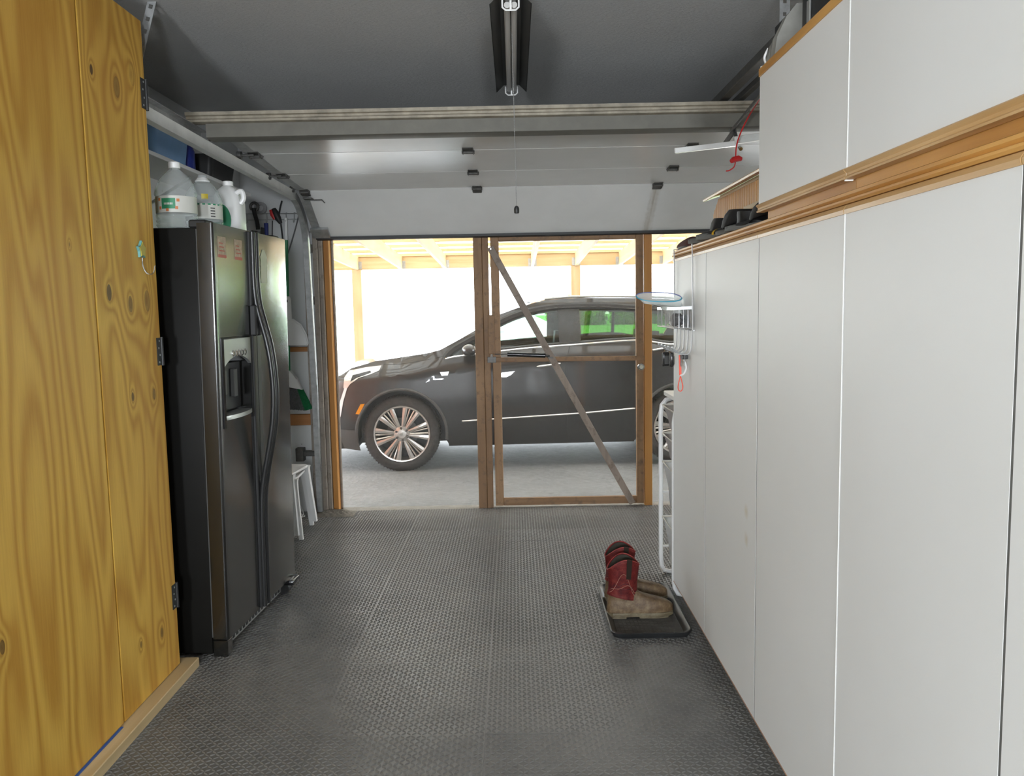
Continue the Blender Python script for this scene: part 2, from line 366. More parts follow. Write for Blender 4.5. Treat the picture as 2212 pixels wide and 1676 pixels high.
def tread_mesh():
    """one tile, slightly cupped so that its edges stand a little proud, with raised lugs"""
    m = MB(); b = m.bm; h = TP/2-0.0003; cup = lambda x, y: 0.0013*((x/h)**4+(y/h)**4)
    n = 12; g = [[b.verts.new((lerp(-h, h, i/n), lerp(-h, h, j/n), cup(lerp(-h, h, i/n), lerp(-h, h, j/n)))) for j in range(n+1)] for i in range(n+1)]
    for i in range(n):
        for j in range(n): b.faces.new((g[i][j], g[i+1][j], g[i+1][j+1], g[i][j+1]))
    rim = [g[i][0] for i in range(n+1)]+[g[n][j] for j in range(1, n+1)]+[g[i][n] for i in range(n-1, -1, -1)]+[g[0][j] for j in range(n-1, 0, -1)]
    low = [b.verts.new((v.co.x, v.co.y, -0.011)) for v in rim]
    for k in range(len(rim)): b.faces.new((rim[k], low[k], low[(k+1) % len(rim)], rim[(k+1) % len(rim)]))
    p = (TP-0.004)/NL
    for i in range(NL):
        for j in range(NL):
            cx = -TP/2+0.002+p*(i+0.5); cy = -TP/2+0.002+p*(j+0.5); zc = cup(cx, cy)
            a = R(40) if (i+j) % 2 == 0 else R(-40)
            L, w, hh = p*0.62, p*0.215, 0.0029; ca, sa = math.cos(a), math.sin(a)
            base = [(-L, 0), (-L*0.5, -w), (L*0.5, -w), (L, 0), (L*0.5, w), (-L*0.5, w)]
            vs = [b.verts.new((cx+x*ca-y*sa, cy+x*sa+y*ca, zc-0.0004)) for x, y in base]
            top = [b.verts.new((cx+x*ca, cy+x*sa, zc+hh)) for x in (-L*0.5, L*0.5)]
            for q in ((vs[0], vs[1], top[0]), (vs[1], vs[2], top[1], top[0]), (vs[2], vs[3], top[1]), (vs[3], vs[4], top[1]), (vs[4], vs[5], top[0], top[1]), (vs[5], vs[0], top[0])):
                b.faces.new(q)
    return m
_t0 = tread_mesh().build('floor_tile', MT['tread'], smooth=30)
tile_me = _t0.data; bpy.data.objects.remove(_t0)
rt = random.Random(3); first = True
for i in range(-4, 5):
    for j in range(-5, 5):
        x0, y0 = TX0+TP*(i+0.5), TY0+TP*(j+0.5)
        if x0 > 2.6 or y0 > 6.2: continue
        if x0 > 1.4 and y0 < 3.0: continue
        if y0 - TP/2 > 5.6 and False: continue
        o = bpy.data.objects.new('floor_tile', tile_me); COL.objects.link(o); o.parent = floor
        o.location = (x0, y0, 0.0); o.rotation_euler = (R(rt.uniform(-0.14, 0.14)), R(rt.uniform(-0.14, 0.14)), math.pi/2*rt.choice((0, 2)))
        if x0 - TP/2 < XW + 0.0:      # cut against the left wall: slide under the base
            o.location.x = XW+TP/2+0.004
        if y0 + TP/2 > YF: o.location.y = YF-TP/2-0.002; o.location.z = -0.001

# driveway and yard outside ----------------------------------------
GZ = -0.122
_m = MB(); ys = [(YO-0.02, -0.03), (6.75, -0.05), (7.5, GZ), (14.5, GZ)]
for (y0, z0), (y1, z1) in zip(ys, ys[1:]):
    _m.bm.faces.new([_m.bm.verts.new(p) for p in ((-14, y0, z0), (14, y0, z0), (14, y1, z1), (-14, y1, z1))])
bmesh.ops.remove_doubles(_m.bm, verts=_m.bm.verts[:], dist=1e-4)
struct('driveway', _m, MT['drive'], 'grey cracked concrete driveway under the carport')
struct('yard', MB().box(-90, 3.4, 14.5, 140, GZ-0.2, GZ-0.002).box(3.4, 120, 14.5, 27, GZ-0.2, GZ-0.002), MT['gravel'], 'bright sunlit pale gravel yard')
def lawn_mat():
    t = NT('sunlit_grass'); v = t.coord('Object'); n = t.noise(v, 0.6, 6, 0.7)
    return t.pbr(t.ramp(n, [(0.3, (0.045, 0.23, 0.004)), (0.7, (0.085, 0.33, 0.008))]), 0.9, 0, t.bump(t.noise(v, 30, 3), 0.6, 0.05))
MT['lawn'] = lawn_mat()
struct('lawn', MB().box(3.4, 120, 27, 140, GZ-0.2, GZ+0.03), MT['lawn'], 'sunlit green lawn beyond the driveway')
# ================================================================== overhead door, tracks, opener
def door_paint():
    """white door steel with the old rust run that drips from the lowest centre hinge"""
    t = NT('white_door_steel'); p = t.n('ShaderNodeNewGeometry').outputs['Position']; xyz = t.n('ShaderNodeSeparateXYZ', {0: p})
    col = t.ramp(t.noise(p, 4, 4, 0.6), [(0.3, (0.69, 0.69, 0.67)), (0.7, (0.74, 0.74, 0.72))])
    nx = t.math('ADD', t.math('ABSOLUTE', t.math('SUBTRACT', xyz.outputs[0], t.math('ADD', 0.985, t.math('MULTIPLY', t.math('SUBTRACT', 5.66, xyz.outputs[1]), 0.02)))), t.math('MULTIPLY', t.noise(p, 25, 3), 0.03))
    band = t.math('MULTIPLY', t.ramp(nx, [(0.012, (1, 1, 1)), (0.055, (0, 0, 0))]), t.math('GREATER_THAN', xyz.outputs[1], 5.665))
    col = t.mix(t.math('MULTIPLY', band, t.math('MULTIPLY', t.noise(t.n('ShaderNodeMapping', {0: p, 3: (60, 4, 4)}).outputs[0], 1.0, 3), 0.95)), col, (0.26, 0.20, 0.12))
    return t.pbr(col, 0.24, 0, t.bump(t.noise(p, 200, 2), 0.06, 0.002))
MT['door_paint'] = door_paint()
DP = [(6.10, 2.058), (5.66, 2.335), (5.13, 2.356), (4.60, 2.385), (4.05, 2.425)]   # inner face, bottom edge first
door = thing('door_1', 'white sectional overhead garage door rolled up under the ceiling', None, (0.98, 5.1, 2.05), kind='structure')
def yz_prism(m, poly, x0, x1):
    A = [m.bm.verts.new((x0, y, z)) for y, z in poly]; B = [m.bm.verts.new((x1, y, z)) for y, z in poly]; n = len(poly)
    m.bm.faces.new(A[::-1]); m.bm.faces.new(B)
    for k in range(n): m.bm.faces.new((A[k], A[(k+1) % n], B[(k+1) % n], B[k]))
    return m
def door_point(k, t, n):
    """a point t along section k, n metres towards the room from the inner face"""
    a, b = Vector((0, *DP[k])), Vector((0, *DP[k+1])); d = (b-a).normalized(); nn = Vector((0, -d.z, d.y))
    if nn.z > 0: nn = -nn
    return a+(b-a)*t+nn*n, d, nn
for k in range(4):
    a, d, nn = door_point(k, 0, 0); b, _, _ = door_point(k, 1, 0); g = 0.005
    q = [a+d*g, b-d*g, b-d*g-nn*0.045, a+d*g-nn*0.045]
    sec = yz_prism(MB(), [(p.y, p.z) for p in q], OX0+0.02, OX1).build('door_section', MT['door_paint'], door)
    st = MB()
    for xe in (OX0+0.012, OX1-0.052):      # galvanised end stiles
        q2 = [a+d*0.006+nn*0.002, b-d*0.006+nn*0.002, b-d*0.006-nn*0.046, a+d*0.006-nn*0.046]
        yz_prism(st, [(p.y, p.z) for p in q2], xe, xe+0.06)
    st.build('end_stile', MT['steel'], sec)
# middle stile seen through the gap beside the opener arm
hx = [-1.40, -0.235, 0.985, 2.2, 3.38]
def hinge(x, k, end):
    c, d, nn = door_point(k, 1.0, 0.0); m = MB(); w = 0.029
    def pl(p, q, x0, x1, th):
        pts = [p, q, q+nn*th, p+nn*th]; yz_prism(m, [(v.y, v.z) for v in pts], x0, x1)
    pl(c-d*0.055, c-d*0.004, x-w, x+w, 0.004); c2, d2, n2 = door_point(k+1, 0.0, 0.0)
    nn_ = nn
    pts = [c2+d2*0.004, c2+d2*0.055, c2+d2*0.055+n2*0.004, c2+d2*0.004+n2*0.004]; yz_prism(m, [(v.y, v.z) for v in pts], x-w, x+w)
    kn = c+nn*0.013
    m.tube([(x-w-0.006, kn.y, kn.z), (x+w+0.006, kn.y, kn.z)], 0.010, 8)
    for s in (-1, 1):
        yz_prism(m, [(v.y, v.z) for v in (c-d*0.05+nn*0.004, c+d*0.05+nn*0.004, c+d*0.02+nn*0.022, c-d*0.02+nn*0.022)], x+s*w-0.002, x+s*w+0.002)
    if end:
        rp = c+nn*0.012+d*0.03
        m.tube([(x, rp.y, rp.z), (x-0.075, rp.y, rp.z)], 0.006, 8)
    o = m.build('hinge', MT['steel_dark'], door)
    if end:
        ro = MB(); ro.tube([(x-0.090, rp.y, rp.z), (x-0.066, rp.y, rp.z)], 0.021, 14); ro.build('roller', MT['steel_dark'], o)
for k in range(3):
    for i, x in enumerate(hx[:4]): hinge(x, k, i == 0)
# top roller bracket and bottom bracket
c, d, nn = door_point(3, 0.80, 0.006)
m = MB(); yz_prism(m, [(c.y-0.07, c.z-0.004), (c.y+0.07, c.z-0.008), (c.y+0.07, c.z+0.002), (c.y-0.07, c.z+0.004)], -1.47, -1.36)
m.tube([(-1.40, c.y, c.z-0.02), (-1.47, c.y, c.z-0.02)], 0.006, 8).box(-1.46, -1.37, c.y-0.05, c.y+0.05, c.z-0.03, c.z-0.004, 0.003)
tb = m.build('top_bracket', MT['steel_dark'], door)
MB().tube([(-1.49, c.y, c.z-0.02), (-1.468, c.y, c.z-0.02)], 0.021, 14).build('roller', MT['steel_dark'], tb)
c, d, nn = door_point(0, 0.14, 0.004)
m = MB(); yz_prism(m, [((c-d*0.05).y, (c-d*0.05).z), ((c+d*0.05).y, (c+d*0.05).z), ((c+d*0.05+nn*0.02).y, (c+d*0.05+nn*0.02).z), ((c-d*0.05+nn*0.02).y, (c-d*0.05+nn*0.02).z)], -1.455, -1.33)
m.tube([(-1.42, c.y, c.z), (-1.475, c.y, c.z)], 0.006, 8).build('bottom_bracket', MT['steel'], door)
# lift cable hook plate near the lowest seam
m = MB()
c, d, nn = door_point(0, 0.86, 0.004)
m.box(-1.42, -1.36, c.y-0.05, c.y+0.05, c.z-0.012, c.z-0.002, 0.002).tube([(-1.37, c.y-0.05, c.z-0.02), (-1.29, c.y-0.05, c.z-0.02), (-1.29, c.y+0.03, c.z-0.03)], 0.004, 6)
m.build('latch_bracket', MT['steel_dark'], door)
# rubber seal along the bottom edge
c, d, nn = door_point(0, 0, 0)
m = MB(); yz_prism(m, [(c.y-0.012, c.z+0.004), (c.y+0.05, c.z+0.004), (c.y+0.05, c.z-0.014), (c.y+0.02, c.z-0.022), (c.y-0.012, c.z-0.014)], OX0+0.02, OX1)
m.build('bottom_seal', MT['rubber'], door)
# stiffening strut along the top edge: two formed steel channels
MT['strut'] = plain('aged_cream_steel', (0.27, 0.24, 0.185), 0.5, 0.05, var=0.32, vscale=16, bump=0.1)
MT['strut2'] = plain('aged_grey_steel', (0.125, 0.12, 0.10), 0.55, 0.05, var=0.16, vscale=10)
x0, x1 = -1.525, 3.48; YS = 3.95
prof = [(YS, 2.463), (YS, 2.448), (YS+0.012, 2.444), (YS+0.012, 2.434), (YS+0.004, 2.428), (YS+0.004, 2.418), (YS+0.02, 2.414), (YS+0.05, 2.414), (YS+0.05, 2.463)]
yz_prism(MB(), prof, x0, x1).build('strut', MT['strut'], door)
prof = [(YS+0.03, 2.414), (YS+0.03, 2.352), (YS+0.04, 2.348), (YS+0.13, 2.348), (YS+0.13, 2.40), (YS+0.06, 2.414)]
yz_prism(MB(), prof, x0+0.085, x1-0.085).build('lower_strut', MT['strut2'], door)

# left track ---------------------------------------------------------
trk = thing('door_track', 'white steel roller track running along the left wall and down to the floor', 'track', (-1.49, 6.07, 0.0))
RR = 0.37; P = []
zt = lambda y: 2.311+(5.63-y)*0.0130
for y in (3.40, 3.7, 4.0, 4.5, 5.0, 5.63): P.append((y, zt(y)))
for a in range(1, 9):
    th = R(90)*a/8; P.append((5.63+RR*math.sin(th), 2.311-RR*(1-math.cos(th))))
P += [(6.02, 1.6), (6.06, 0.9), (6.075, 0.02)]
def channel(m, P, xa, xb, hw):
    secs = []
    for i, (y, z) in enumerate(P):
        a = P[max(i-1, 0)]; b = P[min(i+1, len(P)-1)]; t = Vector((0, b[0]-a[0], b[1]-a[1])).normalized(); n = Vector((0, -t.z, t.y))
        c = Vector((0, y, z))
        secs.append([Vector((xb-0.006, 0, 0))+c+n*hw*0.55, Vector((xb, 0, 0))+c+n*hw, Vector((xa, 0, 0))+c+n*hw, Vector((xa, 0, 0))+c-n*hw, Vector((xb, 0, 0))+c-n*hw, Vector((xb-0.006, 0, 0))+c-n*hw*0.55])
    m.loft(secs, closed=True, caps=True); return m
channel(MB(), P[:7], -1.508, -1.470, 0.026).build('horizontal_rail', MT['track_white'], trk)
channel(MB(), P[6:14], -1.508, -1.470, 0.026).build('curved_rail', MT['steel'], trk)
channel(MB(), P[13:], -1.508, -1.470, 0.026).build('vertical_rail', MT['steel'], trk)
m = MB()
m.loft([[(-1.512, y, zt(y)+0.02), (-1.512, y, zt(y)+0.07), (-1.475, y, zt(y)+0.07), (-1.475, y, zt(y)+0.067), (-1.509, y, zt(y)+0.067), (-1.509, y, zt(y)+0.02)] for y in (3.40, 3.8, 4.1)], True)
m.build('stiffener_angle', MT['steel'], trk)
for z in (0.35, 0.95, 1.6, 1.98):
    MB().box(-1.508, -1.476, 6.05 if z < 1.8 else 6.02, YF, z-0.03, z+0.03, 0.003).build('wall_bracket', MT['steel'], trk)
MB().box(-1.60, -1.50, 6.075, YF-0.0, 0.44, 0.475, 0.003).box(-1.66, -1.60, 6.08, YF, 0.40, 0.50, 0.003).build('wall_bracket', MT['steel_dark'], trk)
# perforated hanger from ceiling to track
def perforated(m, p0, p1, w, t=0.003, up=(0, 0, 1), pitch=0.05, hr=0.008):
    p0, p1 = Vector(p0), Vector(p1); L = (p1-p0).length; a, b, d = frame_of(p1-p0, up); n = int(L/pitch); y = 0.0
    def slab(u0, u1, v0, v1):
        M = Matrix(((a.x, d.x, b.x, p0.x), (a.y, d.y, b.y, p0.y), (a.z, d.z, b.z, p0.z), (0, 0, 0, 1)))
        m.box(u0, u1, v0, v1, -t/2, t/2, 0, M)
    slab(-w/2, -hr, 0, L); slab(hr, w/2, 0, L)
    for k in range(n+1):
        v0 = k*pitch; v1 = min(L, v0+pitch-2*hr)
        if v1 > v0: slab(-hr, hr, v0, v1)
m = MB(); perforated(m, at(331, -8, 'y', 3.45), at(296, 140, 'y', 3.45), 0.034, up=(0, 1, 0)); m.build('hanger', MT['steel'], trk)

# opener rail, arm, release handle ----------------------------------
op = thing('garage_door_opener', 'dark steel opener rail on the ceiling with trolley, arm and red release cord', 'door opener', (1.02, 3.9, 2.47))
m = MB(); m.box(0.985, 1.03, -1.0, YF-0.01, 2.475, 2.515, 0.003).build('rail', MT['steel_dark'], op)
m = MB(); m.box(1.075, 1.105, -0.6, 5.9, 2.475, 2.505, 0.003).build('drive_chain_guard', MT['steel_dark'], op)
m = MB(); m.box(0.97, 1.12, 2.95, 3.12, 2.425, 2.53, 0.008).build('trolley', MT['black_matte'], op)
m = MB(); m.bar((1.045, 3.05, 2.44), (1.045, 4.02, 2.335), 0.005, 0.014).bar((1.065, 4.0, 2.345), (1.05, 4.16, 2.30), 0.006, 0.03).build('door_arm', MT['steel_dark'], op)
m = MB(); m.box(0.90, 1.20, -1.35, -0.95, 2.40, 2.62, 0.03).build('motor_housing', MT['black_matte'], op)
for xx in (1.0, 1.1):
    m = MB(); perforated(m, (xx, -1.1, 2.78), (xx, -1.1, 2.60), 0.03, up=(0, 1, 0)); m.build('ceiling_hanger', MT['steel'], op)
m = MB(); m.tube(catmull([(1.10, 3.05, 2.44), (1.09, 3.45, 2.44), (1.075, 3.78, 2.37), (1.045, 3.88, 2.27), (1.04, 3.90, 2.19)], 5), 0.0035, 6).tube(catmull([(1.04, 3.90, 2.18), (1.035, 3.905, 2.155), (1.015, 3.91, 2.14), (1.0, 3.915, 2.138)], 4), 0.003, 6)
m.build('release_cord', MT['red_plastic'], op)
m = MB(); m.tube([(1.018, 3.89, 2.178), (1.03, 3.897, 2.186), (1.055, 3.903, 2.192), (1.068, 3.908, 2.19)], 0.013, 10, rads=[0.010, 0.014, 0.014, 0.010]).build('release_handle', MT['red_plastic'], op)
wb = thing('white_metal_bar', 'long white metal bar clamped level below the open garage door', 'metal bar', (1.0, 4.0, 2.24))
p0 = at(1457, 326, 'y', 4.0); p1 = at(1590, 310, 'y', 4.0); p2 = at(1700, 291, 'y', 4.0)
MB().bar(p0, p1, 0.022, 0.024, 0.002).build('bar', MT['white_paint'], wb)
MB().bar(at(1585, 304, 'y', 4.0), at(1720, 284, 'y', 4.0), 0.030, 0.034, 0.002).build('sleeve', MT['track_white'], wb)
b0 = at(1598, 318, 'y', 4.0); MB().tube([b0, b0+Vector((0.0, -0.02, -0.012))], 0.009, 8).build('bolt', MT['chrome'], wb)
h0 = at(1592, 304, 'y', 4.0); MB().bar(h0, (h0.x-0.01, 4.02, 2.352), 0.02, 0.004).build('hanger', MT['steel_dark'], wb)

# ceiling strip light -----------------------------------------------
MT['tube_glass'] = plain('unlit_white_tube', (0.55, 0.54, 0.52), 0.3, var=0.02)
MT['reflector'] = plain('dull_reflector', (0.13, 0.13, 0.125), 0.45, 0.3, var=0.1)
lf = thing('strip_light', 'unlit two tube strip light with dark angled reflector wings on the ceiling', 'ceiling light', (0.008, 3.72, ZC))
LY0, LY1, LZ, LX = 3.10, 4.34, 2.625, 0.008
m = MB(); m.box(LX-0.022, LX+0.022, LY0+0.02, LY1-0.02, LZ+0.012, ZC-0.02, 0.004).build('ballast_channel', MT['reflector'], lf)
m = MB()
for s in (-1, 1):
    yprof = [(LX+s*0.018, LZ+0.032), (LX+s*0.040, LZ+0.030), (LX+s*0.075, LZ-0.004), (LX+s*0.077, LZ-0.004)]
    m.loft([[(x, y, z) for x, z in yprof] for y in (LY0, LY1)], False, False)
m.solidify(0.0015); m.build('reflector', MT['reflector'], lf)
for s in (-1, 1):
    m = MB(); m.tube([(LX+s*0.013, LY0+0.03, LZ+0.002), (LX+s*0.013, LY1-0.03, LZ+0.002)], 0.0115, 12).build('tube', MT['tube_glass'], lf)
for y in (LY0+0.015, LY1-0.015):
    m = MB(); m.tube([(LX-0.03, y, LZ+0.02), (LX-0.03, y, LZ-0.012), (LX-0.018, y, LZ-0.022), (LX+0.018, y, LZ-0.022), (LX+0.03, y, LZ-0.012), (LX+0.03, y, LZ+0.02)], 0.0035, 6)
    m.box(LX-0.004, LX+0.004, y-0.004, y+0.004, LZ-0.02, LZ+0.012, 0.001); m.build('lampholder', MT['white_plastic'], lf)
for y in (LY0+0.2, LY1-0.2):
    MB().tube([(LX, y, ZC), (LX, y, ZC-0.03)], 0.012, 10).build('ceiling_mount', MT['steel'], lf)
m = MB(); n = 110
cp = [Vector((0.012+0.006*k/n, 3.4, 2.612-(2.612-1.935)*k/n)) for k in range(n+1)]
for p in cp: bmesh.ops.create_icosphere(m.bm, subdivisions=1, radius=0.0022, matrix=Matrix.Translation(p))
m.tube([cp[0], cp[-1]], 0.0009, 5)
ch = m.build('pull_chain', MT['steel'], lf)
m = MB(); m.lathe([(0.003, 0.0), (0.008, -0.004), (0.0105, -0.012), (0.0105, -0.026), (0.009, -0.030)], 12, Matrix.Translation((0.018, 3.4, 1.936))); m.build('pull_knob', MT['black_matte'], ch)

# ================================================================== screen wall in the opening
YP = YF+0.045
def mesh_mat():
    t = NT('fine_insect_mesh'); tr = t.n('ShaderNodeBsdfTransparent', {'Color': (1, 1, 1, 1)}); df = t.n('ShaderNodeBsdfDiffuse', {'Color': (0.22, 0.22, 0.21, 1)}); tl = t.n('ShaderNodeBsdfTranslucent', {'Color': (0.40, 0.40, 0.38, 1)})
    nz = t.noise(t.coord('Object'), 1.5, 3); f = t.math('ADD', t.math('MULTIPLY', nz, 0.02), 0.03)
    a = t.n('ShaderNodeMixShader', {0: 0.5, 1: df, 2: tl}); b = t.n('ShaderNodeMixShader', {0: f, 1: tr, 2: a})
    t.t.links.new(b.outputs[0], t.out.inputs[0]); return t.m
MT['mesh'] = mesh_mat()
def post(n, label, x0, x1, y0, y1, z0, z1, m): return struct('trim_%d' % n, MB().box(x0, x1, y0, y1, z0, z1, 0.003), m, label, origin=((x0+x1)/2, (y0+y1)/2, z0))
post(7, 'orange pine stud against the left jamb of the opening', -1.406, -1.366, YP-0.04, YP+0.05, -0.005, 2.11, MT['jamb'])
post(8, 'grey outer edge board of the left stud', -1.365, -1.350, YP+0.03, YP+0.06, -0.005, 2.11, MT['grey_wood'])
post(9, 'brown pine middle post carrying the screen door hinges', -0.296, -0.232, YP-0.04, YP+0.05, -0.005, 2.11, MT['post'])
post(10, 'narrow brown pine strip doubled onto the middle post', -0.231, -0.186, YP-0.025, YP+0.05, -0.005, 2.11, MT['post'])
post(11, 'orange pine post on the latch side of the screen door', 0.972, 1.028, YP-0.04, YP+0.05, -0.005, 2.11, MT['jamb'])
post(12, 'pine post at the far right of the opening', 2.40, 2.46, YP-0.04, YP+0.05, -0.005, 2.11, MT['post'])
post(13, 'pine head rail over the screen wall', -1.43, 3.40, YP-0.03, YP+0.05, 2.112, 2.155, MT['post_x'])
struct('window_1', MB().box(-1.35, -0.297, YP+0.046, YP+0.048, -0.003, 2.11), MT['mesh'], 'insect screen panel left of the middle post', origin=(-0.8, YP+0.047, 0))
struct('window_2', MB().box(1.029, 2.399, YP+0.046, YP+0.048, -0.003, 2.11), MT['mesh'], 'insect screen panel right of the screen door', origin=(1.7, YP+0.047, 0))
sd = thing('door_2', 'brown wooden screen door with a diagonal brace and black closer', None, (0.40, YP, 0.012), kind='structure')
DX0, DX1, DZ0, DZ1 = -0.168, 0.966, 0.012, 2.055; sw = 0.062; Y0, Y1 = YP-0.022, YP+0.016
MB().box(DX0, DX0+sw, Y0, Y1, DZ0, DZ1, 0.003).build('hinge_stile', MT['post'], sd)
MB().box(DX1-sw+0.008, DX1, Y0, Y1, DZ0, DZ1, 0.003).build('latch_stile', MT['post'], sd)
MB().box(DX0+sw, DX1-sw+0.008, Y0+0.002, Y1-0.002, DZ1-0.045, DZ1, 0.003).build('top_rail', MT['post_x'], sd)
MB().box(DX0+sw, DX1-sw+0.008, Y0+0.002, Y1-0.002, DZ0, DZ0+0.056, 0.003).build('bottom_rail', MT['post_x'], sd)
a0, a1 = at(1058, 777, 'y', Y0), at(1392, 773, 'y', Y0)
MB().bar((a0.x, Y0-0.011, a0.z), (a1.x, Y0-0.011, a1.z), 0.022, 0.035, 0.002).build('middle_rail', MT['post_x'], sd)
b0, b1 = at(1059, 535, 'y', Y0), at(1366, 1086, 'y', Y0)
MT['brace'] = wood('grey_brown_lath', (0.20, 0.155, 0.12), (0.33, 0.26, 0.205), 'z', 1.2, 16, 0.6, 0.5, stain=(0.15, 0.10, 0.07), seed=14)
MB().bar((b0.x, Y0-0.030, b0.z), (b1.x, Y0-0.012, b1.z), 0.050, 0.018, 0.002, up=(0, -1, 0)).build('diagonal_brace', MT['brace'], sd)
b2 = at(1060, 538, 'y', Y0-0.04); MB().tube([b2, b2+Vector((0, -0.006, 0))], 0.006, 8).build('screw', MT['chrome'], sd)
c0, c1 = at(1096, 765, 'y', Y0-0.05), at(1178, 768, 'y', Y0-0.05)
cl = MB().tube([c0, c1], 0.017, 14).build('closer', MT['black_gloss'], sd)
r0 = at(1069, 765, 'y', Y0-0.05)
MB().tube([r0, c0], 0.0035, 6).tube([c1, c1+Vector((0.03, 0.01, -0.008))], 0.010, 8).box(c1.x+0.02, c1.x+0.055, Y0-0.055, Y0-0.02, c1.z-0.022, c1.z-0.012, 0.001).build('closer_rod', MT['steel_dark'], cl)
k0 = at(1384, 792, 'y', Y0-0.02)
kn = MB().lathe([(0.010, 0.0), (0.010, 0.016), (0.022, 0.022), (0.027, 0.034), (0.025, 0.046), (0.015, 0.053)], 20, Matrix.Translation((k0.x, Y0, k0.z)) @ Matrix.Rotation(R(90), 4, 'X')).build('door_knob', MT['chrome'], sd)
g0 = at(1064, 680, 'y', Y0-0.02); g1 = at(1064, 765, 'y', Y0-0.02)
MB().box(g0.x-0.035, g0.x+0.012, Y0-0.028, Y0-0.001, g1.z, g0.z, 0.003).build('closer_block', MT['post'], sd)
g2 = at(1066, 777, 'y', Y0-0.02); MB().box(g2.x-0.045, g2.x+0.02, Y0-0.03, Y0-0.0105, g2.z-0.022, g2.z+0.022, 0.002).build('corner_plate', MT['steel_dark'], sd)
MB().box(DX0+0.03, DX1-0.03, Y1-0.006, Y1-0.004, DZ0+0.02, DZ1-0.02).build('screen_mesh', MT['mesh'], sd)
# ================================================================== right: white cabinets
CX = 0.80; CD = 0.56; ZB, ZD = 0.10, 1.7365
YE = [4.144, 3.447, 2.707, 2.005, 1.312, 0.62]
labs = ['tall white laminate cabinet behind the hanging wire basket', 'tall white laminate cabinet next to the one with the wire basket, rubber boots on top',
        'tall white laminate cabinet under the far end of the upper cabinets', 'tall white laminate cabinet past the white seam strip, under the wide upper door',
        'tall white laminate cabinet at the blind end of the row, past a shadow gap']
def oak_profile(y0, y1, prof, name, mat, parent):
    m = MB(); n = len(prof)
    A = [m.bm.verts.new((x, y0, z)) for x, z in prof]; B = [m.bm.verts.new((x, y1, z)) for x, z in prof]
    m.bm.faces.new(A[::-1]); m.bm.faces.new(B)
    for k in range(n): m.bm.faces.new((A[k], A[(k+1) % n], B[(k+1) % n], B[k]))
    return m.build(name, mat, parent)
MT['edge_red'] = plain('reddish_edge_band', (0.42, 0.23, 0.14), 0.5, var=0.2)
def lam_mat():
    t = NT('scuffed_white_laminate'); p = t.n('ShaderNodeNewGeometry').outputs['Position']
    col = t.ramp(t.noise(p, 1.3, 3), [(0.3, (0.79, 0.79, 0.765)), (0.7, (0.83, 0.83, 0.81))])
    vo = t.n('ShaderNodeTexVoronoi', {'Vector': t.n('ShaderNodeMapping', {0: p, 3: (1, 9, 3.2)}).outputs[0], 'Scale': 1.0})
    low = t.ramp(t.n('ShaderNodeSeparateXYZ', {0: p}).outputs[2], [(0.55, (1, 1, 1)), (0.95, (0, 0, 0))])
    col = t.mix(t.math('MULTIPLY', t.math('MULTIPLY', t.ramp(vo.outputs[0], [(0.0, (1, 1, 1)), (0.035, (0, 0, 0))]), low), 0.75), col, (0.16, 0.15, 0.14))
    for (px, py, r_) in ((1612, 1165, 0.018), (1612, 1105, 0.014)):
        q = at(px, py, 'x', CX); d_ = t.n('ShaderNodeVectorMath', {0: p, 1: q}, operation='DISTANCE').outputs['Value']
        col = t.mix(t.math('MULTIPLY', t.ramp(t.math('ADD', d_, t.math('MULTIPLY', t.noise(p, 40, 3), 0.02)), [(0.012, (1, 1, 1)), (0.04, (0, 0, 0))]), 0.45), col, (0.58, 0.47, 0.26))
    return t.pbr(col, 0.48, 0, t.bump(t.noise(p, 260, 2), 0.06, 0.002))
MT['lam'] = lam_mat()
for k in range(5):
    y1, y0 = YE[k], YE[k+1]
    t = thing('storage_cabinet', labs[k], 'cabinet', (CX+CD/2, (y0+y1)/2, 0.0))
    MB().box(CX+0.034, CX+CD, y0+0.001, y1-0.001, ZB, 1.742, 0.001).build('body', MT['white_lam'], t)
    MB().box(CX+0.07, CX+CD-0.02, y0+0.001, y1-(0.05 if k == 0 else 0.001), 0.0005, ZB).build('plinth', MT['white_lam'], t)
    dr = MB().box(CX, CX+0.018, y0+(0.0016 if k == 2 else 0.004), y1-(0.0016 if k == 3 else 0.004), ZB, ZD).build('door', MT['lam'], t)
    oak_profile(y0+0.002, y1-0.002, [(CX-0.004, ZD-0.002), (CX-0.006, ZD+0.008), (CX-0.001, ZD+0.016), (CX+0.002, ZD+0.02), (CX+0.018, ZD+0.02), (CX+0.018, ZD-0.002)], 'door_pull_rail', MT['oak_light'], dr)
    MB().box(CX-0.001, CX+0.017, y0+0.0022, y1-0.0022, ZB-0.004, ZB-0.0002).build('edge_band', MT['edge_red'], dr)
    if 0 < k < 5 and k != 3: MB().box(CX+0.0006, CX+0.030, y1-0.0038, y1+0.0038, ZB, ZD).build('gap_shade_strip', MT['grey_rubber'], t)  # grey strip filling the door gap, its tone stands for the seam shadow
    if k == 2:
        MB().box(CX-0.0022, CX+0.0, y0+0.0005, y0+0.0065, ZB, ZD+0.012, 0.001).build('seam_strip', MT['white_lam'], t)
ot = thing('oak_top', 'long stepped oak top board running over the tall white cabinets', 'worktop', (CX+0.3, 2.4, 1.757))
oak_profile(0.62, 4.15, [(CX+0.0185, 1.743), (CX+0.0185, 1.7575), (CX+CD+0.01, 1.7575), (CX+CD+0.01, 1.743)], 'sub_top', MT['oak'], ot)
oak_profile(0.62, 4.155, [(CX-0.002, 1.7578), (CX-0.006, 1.763), (CX-0.006, 1.768), (CX+0.002, 1.772), (CX-0.004, 1.777), (CX-0.004, 1.784), (CX+0.002, 1.787), (CX+CD+0.012, 1.787), (CX+CD+0.012, 1.7578)], 'top_board', MT['oak'], ot)
